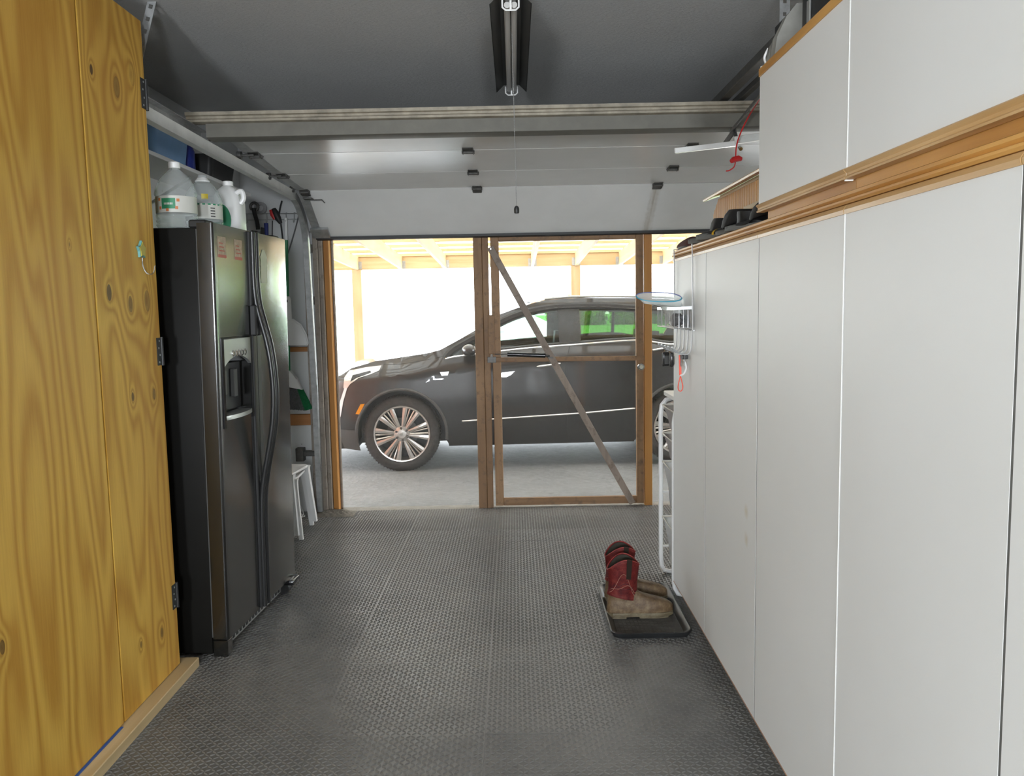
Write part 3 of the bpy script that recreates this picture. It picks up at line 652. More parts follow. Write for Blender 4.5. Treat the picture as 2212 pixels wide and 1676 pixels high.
# upper cabinets
UY = [2.716, 2.0, 1.30, 0.62]; ZU0, ZU1 = 1.842, 2.243
ulab = ['white upper cabinet at the far end, ending beside the beadboard', 'wide white upper cabinet past the white seam strip', 'white upper cabinet at the blind end of the upper row']
for k in range(3):
    y1, y0 = UY[k], UY[k+1]
    t = thing('upper_cabinet', ulab[k], 'cabinet', (CX+CD/2, (y0+y1)/2, 1.788))
    MB().box(CX+0.034, CX+CD-0.02, y0+0.001, y1-0.001, ZU0-0.02, ZU1, 0.001).build('body', MT['white_lam'], t)
    dr = MB().box(CX, CX+0.018, y0+0.0015, y1-0.0015, ZU0, ZU1).build('door', MT['lam'], t)
    oak_profile(y0+0.002, y1-0.002, [(CX-0.006, ZU0-0.0005), (CX-0.010, ZU0-0.004), (CX-0.003, ZU0-0.012), (CX-0.003, ZU0-0.018), (CX-0.008, ZU0-0.022), (CX-0.006, ZU0-0.026), (CX+0.018, ZU0-0.026), (CX+0.018, ZU0-0.0005)], 'door_pull_rail', MT['oak_light'], dr)
    oak_profile(y0+0.001, y1-(0.03 if k == 0 else 0.001), [(CX+0.022, 1.788), (CX+0.022, ZU0-0.021), (CX+0.045, ZU0-0.021), (CX+0.045, 1.788)], 'base_rail', MT['oak'], t)
    oak_profile(y0+0.001, y1-0.001, [(CX-0.004, ZU1+0.0005), (CX-0.004, ZU1+0.024), (CX+CD-0.02, ZU1+0.024), (CX+CD-0.02, ZU1+0.0005)], 'top_board', MT['oak'], t)
    if k == 0:
        MB().box(CX-0.002, CX+0.0, y0+0.0005, y0+0.0055, ZU0-0.026, ZU1, 0.001).box(CX-0.004, CX+0.016, y0+0.002, y0+0.010, ZU0-0.0300, ZU0-0.0265, 0.001).build('seam_strip', MT['white_lam'], t)

# beadboard shelf back standing on the oak top -----------------------
BX = 0.99
sh = thing('beadboard_hutch', 'honey oak beadboard hutch with a sloped front corner and top ledge', 'hutch', (BX+0.1, 3.7, 1.787))
zt_ = 2.023; ye, yn = 4.118, 2.80; nb = 38; pw = (ye-yn)/nb
for k in range(nb):
    y1 = ye-k*pw; y0 = y1-pw
    z1a = zt_ if y1 < 4.015 else lerp(1.958, zt_, (ye-y1)/0.103); z1b = zt_ if y0 < 4.015 else lerp(1.958, zt_, (ye-y0)/0.103)
    zb = 1.7875
    m = MB(); g = 0.0035; A = [(BX, y0+g, zb), (BX, y1-g, zb), (BX, y1-g, z1a), (BX, y0+g, z1b)]; B = [(BX+0.012, y, z) for _, y, z in A]
    m.loft([A, B]); m.build('beadboard_slat', MT['oak_z'], sh)
MB().box(BX+0.0125, BX+0.03, yn, ye-0.13, 1.7875, zt_, 0.001).box(BX+0.0125, BX+0.03, ye-0.13, ye-0.02, 1.7875, 1.95).build('backing_board', MT['oak_z'], sh)
MB().box(BX-0.004, BX+0.004, yn, 3.97, zt_-0.006, zt_+0.010, 0.001).build('pale_strip', MT['pine_pale'], sh)
MB().box(BX-0.055, BX+0.05, yn, 4.09, zt_+0.012, zt_+0.024, 0.002, Matrix.Translation((BX, 0, zt_)) @ Matrix.Rotation(R(-18), 4, 'Y') @ Matrix.Translation((-BX, 0, -zt_))).build('top_ledge', MT['oak'], sh)
MB().box(BX-0.014, BX-0.001, yn, 3.53, 1.898, 1.928, 0.001).build('lower_rail', MT['pine_pale'], sh)
MB().box(BX-0.05, BX-0.015, yn, 3.48, 1.870, 1.897, 0.001).build('lower_ledge', MT['oak'], sh)
# rubber boots lying on the oak top
def rubber_boot(name, label, base, heading, lean, stripe=True, sc=1.0, group=None):
    t = thing(name, label, 'boot', base, (0, 0, heading), group)
    W0 = wm(t)
    sec = [(-0.13, 0.012, 0.035, 0.030), (-0.08, 0.045, 0.042, 0.045), (0.0, 0.055, 0.046, 0.056), (0.07, 0.066, 0.044, 0.066), (0.12, 0.060, 0.040, 0.060)]
    def ring(c, ax, a, b, n=14):
        ax = Vector(ax).normalized(); s_ = Vector((0, 1, 0)); u = ax.cross(s_).normalized()
        return [W0 @ (lambda q: Vector((q.x, q.y, q.z*0.47)))(Vector(c)+s_*a*math.cos(2*math.pi*k/n)+u*b*math.sin(2*math.pi*k/n)) for k in range(n)]
    m = MB(); rs = []
    # toe to heel, then shaft: the boot lies on its back so the shaft runs level
    path = [((0.165, 0, 0.030), (1, 0, 0), 0.022, 0.018), ((0.150, 0, 0.034), (1, 0, 0), 0.042, 0.030), ((0.10, 0, 0.038), (1, 0, 0.1), 0.048, 0.037), ((0.04, 0, 0.048), (1, 0, 0.25), 0.047, 0.046),
            ((-0.01, 0, 0.066), (0.8, 0, 0.6), 0.046, 0.060), ((-0.035, 0, 0.105), (0.25, 0, 1), 0.046, 0.062), ((-0.045, 0, 0.145), (0, 0, 1), 0.050, 0.060), ((-0.050-lean, 0, 0.19), (-0.1, 0, 1), 0.056, 0.066), ((-0.055-2.2*lean, 0, 0.225), (-0.15, 0, 1), 0.058, 0.068)]
    for c, ax, a, b in path: rs.append(ring([v*sc for v in c], ax, a*sc, b*sc))
    m.loft(rs); m.build('upper', MT['rubber'], t, smooth=60)
    m = MB(); m.prism([(x*sc, y*sc) for x, y in ((0.18, 0), (0.165, 0.035), (0.11, 0.05), (0.02, 0.042), (-0.07, 0.044), (-0.095, 0.025), (-0.1, 0), (-0.095, -0.025), (-0.07, -0.044), (0.02, -0.042), (0.11, -0.05), (0.165, -0.035))], 0.024*sc, W0, 0.003); m.build('sole', MT['grey_rubber'], t)
    if stripe:
        m = MB()
        rs = [ring([v*sc for v in (0.04-0.004+0.012*i, 0, 0.049-0.003*i)], (1, 0, 0.25), 0.0485*sc, 0.0472*sc) for i in (0, 1)]
        m.loft(rs, True, False); m.build('stripe', MT['yellow'], t)
    return t
rubber_boot('rubber_boot', 'black rubber boot with yellow band standing behind its mate on the oak top', (0.865, 3.56, 1.7875), R(118), 0.012, group='rubber boots on the oak top', sc=0.86)
rubber_boot('rubber_boot', 'black rubber boot with yellow band and wide folded shaft on the oak top', (0.865, 3.345, 1.7875), R(118), 0.018, group='rubber boots on the oak top', sc=0.95)
rubber_boot('rubber_boot', 'plain black rubber boot leaning against the end of the upper cabinet', (0.865, 2.97, 1.7875), R(118), 0.02, False, 0.78)
rubber_boot('rubber_boot', 'plain black low rubber boot between the banded pair and the leaning one', (0.865, 3.145, 1.7875), R(118), 0.0, False, 0.72)
# brown slippers near the end of the oak top
def slipper(base, hd, label):
    t = thing('slipper', label, 'shoe', base, (0, 0, hd), 'slippers on the oak top'); W0 = wm(t); m = MB()
    def f(u, v):
        x = -0.1+0.24*u; w = 0.042*math.sqrt(max(0.02, 1-(2*u-1)**4)); a = math.pi*v; hgt = 0.02+0.034*(u**0.7)*math.sqrt(max(0.03, 1-u**5))
        return W0 @ Vector((x, w*math.cos(a), 0.012+hgt*math.sin(a)))
    m.grid(f, 14, 10); m.build('upper', plain('maroon_suede', (0.075, 0.022, 0.018), 0.8, bump=0.3), t, smooth=60)
    m = MB(); m.prism([(-0.1+0.24*(0.5+0.5*math.cos(a)), 0.043*math.sin(a)) for a in [2*math.pi*k/16 for k in range(16)]], 0.013, W0); m.build('sole', MT['rubber'], t)
slipper((0.85, 4.05, 1.7875), R(275), 'maroon slipper behind the rubber boots, at the edge of the oak top')
slipper((0.94, 4.05, 1.7875), R(275), 'maroon slipper set back beside its mate on the oak top')
# things on top of the upper cabinets
zt_ = ZU1+0.0245
t = thing('black_case', 'black rounded case with a silver clasp on top of the upper cabinets', 'case', (0.93, 2.42, zt_))
MB().box(0.885, 0.975, 2.22, 2.60, zt_, zt_+0.190, 0.025, seg=3).build('body', MT['black_matte'], t)
MB().box(0.879, 0.885, 2.50, 2.525, zt_+0.05, zt_+0.14, 0.002).build('clasp', MT['silver'], t)
MB().box(0.880, 0.885, 2.40, 2.45, zt_+0.13, zt_+0.138, 0.001).build('lid_catch', MT['chrome'], t)
t = thing('folded_tarp', 'grey folded tarp slumped over the far end of the upper cabinets', 'tarp', (0.90, 2.65, zt_))
m = MB(); rn = random.Random(5)
pr = [(0.815, 0.02), (0.822, 0.07), (0.85, 0.125), (0.88, 0.16), (0.91, 0.165), (0.94, 0.14), (0.965, 0.03)]
rings = []
for i in range(9):
    y = 2.665+0.022*i*0.1+0.02*0; k = i/8; yy = 2.615+0.095*k
    rings.append([(x+0.006*math.sin(7*k+i), yy, zt_+0.002+z*(1-0.5*k*k)+0.004*math.sin(5*x*9+3*k)) for x, z in pr]+[(0.965, yy, zt_+0.0005), (0.815, yy, zt_+0.0005)])
m.loft(rings); m.build('cloth', plain('grey_tarp', (0.26, 0.255, 0.23), 0.6, var=0.2, bump=0.3, bscale=30), t, smooth=60)
m = MB(); m.tube(catmull([(0.822, 2.70, zt_+0.06), (0.812, 2.708, zt_+0.035), (0.818, 2.712, zt_+0.012), (0.802, 2.714, zt_+0.005)], 6), 0.004, 6); m.build('tie_cord', MT['white_plastic'], t)
t = thing('ceiling_hanger_strap', 'perforated steel strap hanging from the ceiling above the black case', 'strap', (1.13, 3.42, 2.78))
m = MB(); perforated(m, (1.12, 3.47, 2.78), (1.12, 3.47, 2.52), 0.042, up=(0, 1, 0), pitch=0.05, hr=0.007); m.build('strap', MT['steel'], t)
MB().tube([(1.12, 3.46, 2.60), (1.12, 3.452, 2.60)], 0.008, 8).build('bolt', MT['chrome'], t)

# over-door wire basket ---------------------------------------------
wb = thing('wire_basket', 'silver wire basket with five hooks hung over the white cabinet door', 'wire basket', (0.76, 3.86, 1.42))
ya, yb = 3.665, 4.10; xa, xb = 0.712, 0.790; za, zb = 1.418, 1.505
m = MB(); r = 0.0028
m.bar((xa, yb, zb), (xa, ya, zb), 0.004, 0.014).bar((xa, ya, zb), (xb, ya, zb+0.004), 0.004, 0.014).bar((xb, ya, zb), (xb, yb, zb), 0.004, 0.014).bar((xb, yb, zb), (xa, yb, zb), 0.004, 0.014)
m.tube([(xa, ya, za), (xb, ya, za+0.004), (xb, yb, za+0.004), (xa, yb, za)], r, 6, True); m.build('rim', MT['wire'], wb)
n = 13
for k in range(n+1):
    y = lerp(ya+0.004, yb, k/n); MB().tube([(xa, y, zb), (xa, y, za), (xb, y, za+0.003), (xb, y, zb)], 0.0019, 5).build('wire', MT['wire'], wb)
for x in (0.732, 0.752, 0.772):
    MB().tube([(x, ya, zb), (x, ya, za+0.002), (x, yb, za+0.002), (x, yb, zb)], 0.0019, 5).build('wire', MT['wire'], wb)
for y in (ya-0.006, yb-0.03):
    MB().tube([(xb+0.001, y, za-0.01), (xb+0.001, y, zb), (xb-0.001, y, 1.74), (xb-0.003, y, 1.7905), (xb+0.03, y, 1.7905)], 0.0032, 6).build('strap', MT['wire'], wb)
MB().tube([(xb+0.004, ya-0.02, za-0.010), (xb+0.004, yb+0.01, za-0.010)], 0.0035, 6).build('back_bar', MT['wire'], wb)
hy = [3.665+0.085*k for k in range(5)]
for y in hy:
    p = [(xb-0.0, y, za-0.01), (xb-0.002, y, 1.36), (xb-0.006, y, 1.318), (xb-0.022, y, 1.302), (xb-0.045, y, 1.303), (xb-0.072, y, 1.318), (xb-0.088, y, 1.332)]
    h_ = MB().tube(catmull(p, 4), 0.0030, 6).build('hook', MT['wire'], wb)
    MB().ico((xb-0.089, y, 1.333), 0.0062, 1).build('hook_tip', MT['wire'], h_)
# zip bag with grey cloth in the basket
def clear_mat(name, col, f=0.25, rough=0.12):
    t = NT(name); tr = t.n('ShaderNodeBsdfTransparent', {'Color': (*col, 1)}); gl = t.n('ShaderNodeBsdfPrincipled', {'Base Color': (*col, 1), 'Roughness': rough})
    nz = t.noise(t.coord('Object'), 18, 3); ff = t.math('ADD', t.math('MULTIPLY', nz, 0.2), f-0.1)
    lw = t.n('ShaderNodeLayerWeight', {'Blend': 0.25}); ff = t.math('ADD', ff, t.math('MULTIPLY', lw.outputs[1], 0.35)); ff = t.math('MINIMUM', ff, 1.0)
    mx = t.n('ShaderNodeMixShader', {0: ff, 1: tr, 2: gl}); t.t.links.new(mx.outputs[0], t.out.inputs[0]); return t.m
MT['bag'] = clear_mat('clear_bag_film', (0.86, 0.89, 0.87), 0.5)
zbag = thing('zip_bag', 'clear zip bag with a blue seal sticking out of the wire basket', 'plastic bag', (0.75, 3.92, 1.425))
def bag_ring(k):
    """mouth of the bag held open like a lens, then the film running down into the basket"""
    cs = [(0.688, 3.925, 1.560, 0.108, 0.030, 0.022), (0.700, 3.915, 1.540, 0.092, 0.034, 0.024), (0.742, 3.90, 1.518, 0.050, 0.075, 0.006), (0.750, 3.89, 1.475, 0.034, 0.105, 0.0), (0.750, 3.89, 1.428, 0.030, 0.10, 0.0)]
    cx, cy, cz, rx, ry, tz = cs[k]; out = []
    for i in range(36):
        a = 2*math.pi*i/36; c_, s_ = math.cos(a), math.sin(a); sh_ = abs(c_)**(0.75 if k < 2 else 1)*(1 if c_ > 0 else -1)
        out.append(Vector((cx+rx*sh_, cy+ry*s_, cz+tz*s_+(0.006*math.sin(3*a+k) if k else 0)-0.012*c_*(1 if k < 2 else 0)*0.5)))
    return out
m = MB(); m.loft([bag_ring(k) for k in range(5)], True, False); bagm = m.build('film', MT['bag'], zbag, smooth=80)
r0 = bag_ring(0)
MB().tube(r0[0:19], 0.0026, 5).build('zip_seal', plain('purple_blue_seal', (0.16, 0.18, 0.36), 0.4), zbag)
MB().tube(r0[18:]+r0[:1], 0.0032, 5).build('zip_seal', plain('teal_seal', (0.05, 0.30, 0.42), 0.4), zbag)
t = thing('grey_cloth', 'crumpled grey work cloth lying in the wire basket', 'cloth', (0.75, 3.86, 1.421))
m = MB(); m.ico((0, 0, 0), 1, 4)
for v in m.bm.verts:
    c = v.co.copy(); w = 1+0.10*math.sin(7*c.x+3*c.y)+0.08*math.sin(11*c.y+5*c.z+1)+0.06*math.sin(17*c.z+9*c.x)
    z = c.z*0.032*w; v.co = Vector((0.750+c.x*0.028*w, 3.83+c.y*0.12*w, max(1.4225, 1.453+z)))
m.build('cloth', plain('grey_work_cloth', (0.16, 0.16, 0.165), 0.8, var=0.25, bump=0.4, bscale=60), t, smooth=70)
# keys on the hooks
def fob(y, x, label, rz):
    t = thing('car_key_fob', label, 'key fob', (x, y, 1.225), (0, 0, rz), 'car key fobs on the hooks'); W0 = wm(t)
    m = MB(); m.box(-0.019, 0.019, -0.008, 0.008, 0.0, 0.070, 0.0065, W0, 3); m.build('shell', MT['black_gloss'], t)
    m = MB(); m.box(-0.013, 0.013, -0.0092, -0.0075, 0.012, 0.052, 0.0006, W0); m.build('button_pad', MT['dark_grey'], t)
    m = MB(); m.tube([W0 @ Vector((0.009*math.cos(a), 0, 0.076+0.009*math.sin(a))) for a in [2*math.pi*k/14 for k in range(14)]], 0.0011, 5, True); m.build('ring', MT['chrome'], t)
fob(3.99, 0.733, 'black car key fob hanging flat towards the door screen', R(25)); fob(3.93, 0.752, 'black car key fob edge on beside the other fob', R(70))
t = thing('house_keys', 'bunch of brass and steel keys on the hook nearest the boots side', 'keys', (0.775, 3.80, 1.235))
for k, (dx, dy, mt, a) in enumerate(((0.012, 0.0, MT['steel'], 0.25), (0.0, 0.012, plain('brass', (0.48, 0.33, 0.08), 0.3, 0.9), -0.2), (-0.008, -0.010, MT['steel'], -0.05))):
    M = Matrix.Translation((0.775+dx, 3.80+dy, 1.295)) @ Matrix.Rotation(R(30*k+60), 4, 'Z') @ Matrix.Rotation(a, 4, 'Y')
    m = MB(); m.prism([(0.0105*math.cos(a_), -0.014+0.0105*math.sin(a_)) for a_ in [2*math.pi*i/10 for i in range(10)]], 0.002, M @ Matrix.Rotation(R(90), 4, 'X'))
    m.box(-0.004, 0.003, -0.002, 0.0, -0.058, -0.022, 0.0003, M).box(0.003, 0.0055, -0.002, 0.0, -0.05, -0.044, 0, M).box(0.003, 0.005, -0.002, 0.0, -0.038, -0.034, 0, M); m.build('key', mt, t)
MB().tube([(0.775+0.011*math.cos(a), 3.80, 1.295+0.011*math.sin(a)) for a in [2*math.pi*k/14 for k in range(14)]], 0.0012, 5, True).build('key_ring', MT['chrome'], t)
MB().box(0.766, 0.800, 3.795, 3.812, 1.270, 1.290, 0.003).build('key_tag', MT['black_matte'], t)
MB().tube(catmull([(0.782, 3.80, 1.268), (0.790, 3.79, 1.235), (0.780, 3.79, 1.205), (0.766, 3.80, 1.196)], 5), 0.0045, 6).build('clear_strap', MT['white_plastic'], t)
t = thing('red_key_strap', 'coral red loop key strap hanging below the keys', 'key strap', (0.765, 3.80, 1.125))
red = plain('coral_red_cord', (0.85, 0.10, 0.055), 0.45)
MB().bar((0.763, 3.80, 1.290), (0.765, 3.80, 1.196), 0.011, 0.005, 0.001).build('strap', red, t)
lp = [(0.765, 3.80, 1.195), (0.7585, 3.80, 1.165), (0.7545, 3.80, 1.140), (0.760, 3.80, 1.124), (0.770, 3.80, 1.124), (0.7765, 3.80, 1.140), (0.7725, 3.80, 1.165)]
MB().tube(catmull(lp+[lp[0]], 4)[:-1], 0.0024, 6, True).build('loop', red, t)
# ================================================================== white basket cart beyond the cabinets
ct = thing('basket_cart', 'white tubular cart with stacked plastic drawers behind the last cabinet', 'drawer cart', (1.0, 4.36, 0.0))
cx0, cx1, cy0, cy1 = 0.808, 1.22, 4.17, 4.555
for y in (cy0, cy1):
    p = [(cx0+0.05, y, 0.012), (cx0+0.02, y, 0.02), (cx0+0.004, y, 0.05), (cx0, y, 0.10), (cx0, y, 0.5), (cx0, y, 0.92), (cx0+0.006, y, 0.965), (cx0+0.03, y, 0.995), (cx0+0.07, y, 1.005)]
    q = [(cx1+cx0-x, yy, z) for x, yy, z in reversed(p)]
    MB().tube(p+q, 0.0125, 10, True).build('frame_loop', MT['white_plastic'], ct)
MB().box(cx0+0.02, cx1, cy0-0.02, cy1+0.02, 1.018, 1.045, 0.004).build('top_shelf', MT['white_lam'], ct)
cream = plain('cream_plastic', (0.70, 0.66, 0.58), 0.45, var=0.03); pinkish = plain('pale_grey_pink_plastic', (0.60, 0.56, 0.54), 0.4, var=0.03)
for k, (z, dp, mt) in enumerate(((0.965, 0.125, pinkish), (0.805, 0.13, pinkish), (0.645, 0.24, MT['white_plastic']), (0.33, 0.24, MT['white_plastic']))):
    ya, yb = cy0+0.016, cy1-0.016; xa, xb = cx0+0.012, cx1-0.01; m = MB()
    ti = 0.03
    m.loft([[(xa, ya, z), (xb, ya, z), (xb, yb, z), (xa, yb, z)], [(xa+ti*0.7, ya+ti, z-dp*0.55), (xb-ti, ya+ti, z-dp*0.55), (xb-ti, yb-ti, z-dp*0.55), (xa+ti*0.7, yb-ti, z-dp*0.55)], [(xa+ti, ya+ti+0.008, z-dp), (xb-ti, ya+ti+0.008, z-dp), (xb-ti, yb-ti-0.008, z-dp), (xa+ti, yb-ti-0.008, z-dp)]], True, False)
    m.bm.faces.new([v for v in m.bm.verts if abs(v.co.z-(z-dp)) < 1e-5][:4]); m.solidify(0.003)
    d = m.build('drawer', mt, ct)
    MB().tube([(xa-0.004, ya-0.004, z+0.002), (xb, ya-0.004, z+0.002), (xb, yb+0.004, z+0.002), (xa-0.004, yb+0.004, z+0.002)], 0.0065, 6, True).build('rim', cream, d)
for z in (0.48, 0.168, 0.655, 0.815, 0.975, 0.34):
    for y in (cy0, cy1):
        MB().box(cx0+0.008, cx1-0.008, y-0.004, y+0.004, z-0.012, z-0.002, 0.001).build('runner', MT['white_plastic'], ct)
for z in (0.47, 0.158):
    MB().box(cx0+0.004, cx0+0.05, cy0-0.006, cy0+0.006, z-0.014, z+0.014, 0.002).build('bracket', cream, ct)

# ================================================================== boot tray and the work boots
tr = thing('boot_tray', 'black plastic boot tray with raised rim under the red work boots', 'boot tray', (0.61, 3.975, 0.003))
T0x, T1x, T0y, T1y = 0.418, 0.795, 3.625, 4.325
def rrect(x0, x1, y0, y1, r, z, n=5):
    out = []
    for cx, cy, a0 in ((x1-r, y1-r, 0), (x0+r, y1-r, 90), (x0+r, y0+r, 180), (x1-r, y0+r, 270)):
        for k in range(n+1):
            a = R(a0+90*k/n); out.append(Vector((cx+r*math.cos(a), cy+r*math.sin(a), z)))
    return out
def off(o, z): return rrect(T0x+o, T1x-o, T0y+o, T1y-o, 0.05, z)
m = MB(); m.loft([off(0.012, 0.0035), off(0.002, 0.022), off(0.0, 0.030), off(0.006, 0.032), off(0.014, 0.029), off(0.034, 0.0075)], True, False)
top = [v for v in m.bm.verts][-24:]; m.bm.faces.new(top)
m.bm.verts.ensure_lookup_table(); m.bm.faces.new(list(m.bm.verts)[:24][::-1])
MT['tray'] = plain('dusty_black_tray', (0.020, 0.021, 0.022), 0.34, var=0.3, vscale=6)
traymesh = m.build('tray', MT['tray'], tr)
m = MB(); rn = random.Random(9)
for i in range(15):
    for j in range(32):
        x, y = T0x+0.045+0.0188*i, T0y+0.05+0.0193*j
        m.box(x-0.006, x+0.006, y-0.003, y+0.003, 0.007, 0.0088, 0.0)
MT['tray_floor'] = plain('dust_on_tray', (0.055, 0.052, 0.046), 0.6, var=0.5, vscale=22)
MB().prism([(v.x, v.y) for v in rrect(T0x+0.038, T1x-0.038, T0y+0.038, T1y-0.038, 0.03, 0)], 0.0004, Matrix.Translation((0, 0, 0.0076))).build('tray_floor', MT['tray_floor'], traymesh)
m.build('tread_ribs', MT['tray_floor'], traymesh, kind='stuff')

def leather(name, a, b, c, sc=26):
    t = NT(name); v = t.coord('Object'); n1 = t.noise(v, sc, 5, 0.65); n2 = t.noise(v, sc*5, 4, 0.6)
    col = t.ramp(n1, [(0.28, a), (0.5, b), (0.72, c)])
    return t.pbr(col, t.math('ADD', t.math('MULTIPLY', n2, 0.25), 0.42), 0, t.bump(n2, 0.5, 0.004))
MT['boot_brown'] = leather('dusty_brown_leather', (0.055, 0.030, 0.014), (0.125, 0.078, 0.038), (0.215, 0.155, 0.085))
MT['boot_red'] = leather('worn_red_leather', (0.09, 0.010, 0.011), (0.24, 0.026, 0.024), (0.34, 0.060, 0.042), 34)
MT['boot_sole'] = leather('tan_boot_sole', (0.07, 0.055, 0.032), (0.125, 0.10, 0.058), (0.18, 0.15, 0.09))
MT['boot_in'] = plain('dark_boot_lining', (0.03, 0.024, 0.016), 0.8)
MT['boot_dark'] = plain('dark_brown_pull', (0.045, 0.03, 0.02), 0.6)
MT['stitch'] = plain('dark_stitching', (0.05, 0.02, 0.03), 0.7)
MT['stitch2'] = plain('faded_pale_stitching', (0.42, 0.20, 0.14), 0.7)
def work_boot(label, base, rz):
    t = thing('work_boot', label, 'boot', base, (0, 0, rz), 'pair of red work boots'); W0 = wm(t)
    def ring(c, ax, a, b, n=20, flat=None):
        ax = Vector(ax).normalized(); s_ = Vector((0, 1, 0)); u = ax.cross(s_).normalized(); out = []
        for k in range(n):
            th = 2*math.pi*k/n; p = Vector(c)+s_*a*math.cos(th)+u*b*math.sin(th)
            if p.z < 0.022: p.z = 0.022
            out.append(W0 @ p)
        return out
    # x runs heel (-) to toe (+); the foot is lofted from level slices
    tab_f = [(0.022, 0.203), (0.045, 0.204), (0.062, 0.195), (0.076, 0.172), (0.086, 0.140), (0.094, 0.105), (0.104, 0.068), (0.116, 0.040), (0.13, 0.024)]
    tab_w = [(0.022, 0.054), (0.045, 0.055), (0.07, 0.050), (0.09, 0.044), (0.13, 0.043)]
    m = MB(); rs = []
    for z in (0.022, 0.034, 0.048, 0.060, 0.069, 0.077, 0.084, 0.090, 0.096, 0.104, 0.116, 0.13):
        xf, xb, w = interp(z, tab_f), interp(z, [(0.022, -0.124), (0.05, -0.126), (0.09, -0.119), (0.13, -0.117)]), interp(z, tab_w); L = xf-xb; row = []
        for k in range(28):
            a_ = 2*math.pi*k/28; u = 0.5+0.5*math.cos(a_); x = xb+L*u; bell = interp((x+0.126)/0.33, [(0, 0.80), (0.18, 0.82), (0.42, 0.80), (0.62, 0.96), (0.78, 1.0), (1, 0.86)])
            row.append(W0 @ Vector((x, w*bell*abs(math.sin(a_))**0.62*(1 if math.sin(a_) >= 0 else -1), z+0.0025*math.sin(31*x+60*z)*(1 if z > 0.03 else 0))))
        rs.append(row)
    m.loft(rs); m.build('foot', MT['boot_brown'], t, smooth=70)
    outl = [(0.205, 0), (0.198, 0.026), (0.175, 0.046), (0.13, 0.056), (0.07, 0.052), (0.01, 0.044), (-0.05, 0.044), (-0.10, 0.040), (-0.122, 0.022), (-0.126, 0)]
    outl = outl+[(x, -y) for x, y in reversed(outl[1:-1])]
    m = MB(); m.prism(outl, 0.019, W0 @ Matrix.Translation((0, 0, 0.008)), 0.003); so = m.build('sole', MT['boot_sole'], t)
    m = MB(); m.prism([(x, y) for x, y in ((-0.035, 0.043), (-0.10, 0.038), (-0.120, 0.02), (-0.120, -0.02), (-0.10, -0.038), (-0.035, -0.043))], 0.008, W0); m.prism([(0.2, 0), (0.17, 0.043), (0.12, 0.052), (0.03, 0.043), (0.03, -0.043), (0.12, -0.052), (0.17, -0.043)], 0.008, W0); m.build('heel', MT['boot_sole'], so)
    # shaft
    n = 28
    def sp(th, k):
        ztop = 0.272+0.024*math.cos(2*th+math.pi)+0.010*math.cos(th)
        z = lerp(0.098, ztop, k); cxx = lerp(-0.046, -0.042, k); a = lerp(0.0445, 0.057, k**1.3); b = interp(k, [(0, 0.078), (0.2, 0.071), (0.5, 0.071), (1, 0.079)])
        dip = 0.016*math.cos(th)*(1-k)**3
        return Vector((cxx+b*math.cos(th), a*math.sin(th), z-dip*0+(-0.018*math.cos(th)*(1-k)**2)))
    m = MB(); m.grid(lambda u, v: W0 @ sp(2*math.pi*u, v), n, 12, True); m.solidify(0.003); sh = m.build('shaft', MT['boot_red'], t, smooth=70)
    m = MB(); m.grid(lambda u, v: W0 @ (sp(2*math.pi*u, lerp(0.25, 0.985, v))*1.0-Vector((0.0, 0, 0))+Vector((-0.0045*math.cos(2*math.pi*u), -0.0045*math.sin(2*math.pi*u), -0.001))), n, 6, True); m.build('lining', MT['boot_in'], sh, smooth=70)
    for s in (1, -1):
        m = MB(); th0 = s*R(90)-0.0; rws = []
        for k in range(9):
            kk = lerp(0.52, 1.02, k/8); c = sp(th0-s*0.10, kk); c2 = sp(th0-s*0.45, kk); o_ = Vector((0, s*0.0035, 0)); rws.append([c+o_, c2+o_])
        for A, B in zip(rws, rws[1:]): m.bm.faces.new([m.bm.verts.new(W0 @ p) for p in (A[0], A[1], B[1], B[0])])
        m.solidify(0.002); m.build('pull_tab', MT['boot_dark'], sh)
    # stitched swirls on both faces
    for s in (1, -1):
        for q, (mt, amp, z0) in enumerate(((MT['stitch'], 0.75, 0.0), (MT['stitch2'], 0.55, 0.02), (MT['stitch'], 0.35, 0.04), (MT['stitch2'], 0.9, -0.02))):
            pts = []
            for k in range(17):
                u = k/16; th = s*(R(158)-R(126)*u); kk = 0.16+z0*2+amp*0.62*math.sin(math.pi*min(1, u*1.15))*(0.6+0.4*math.cos(6*u+q))
                if kk > 0.93: continue
                p = sp(th, kk); o_ = Vector((math.cos(th), math.sin(th), 0))*0.0020; pts.append(W0 @ (p+o_))
            if len(pts) > 3: MB().tube(pts, 0.0009, 5).build('stitching', mt, sh)
    m = MB(); m.tube([W0 @ (sp(2*math.pi*k/40, 1.0)) for k in range(40)], 0.0028, 6, True); m.build('collar_piping', MT['boot_red'], sh)
    return t
work_boot('red and brown leather work boot nearer the open floor on the boot tray', (0.550, 3.905, 0.0090), R(3))
work_boot('red and brown leather work boot standing behind its mate on the boot tray', (0.562, 4.115, 0.0090), R(4))
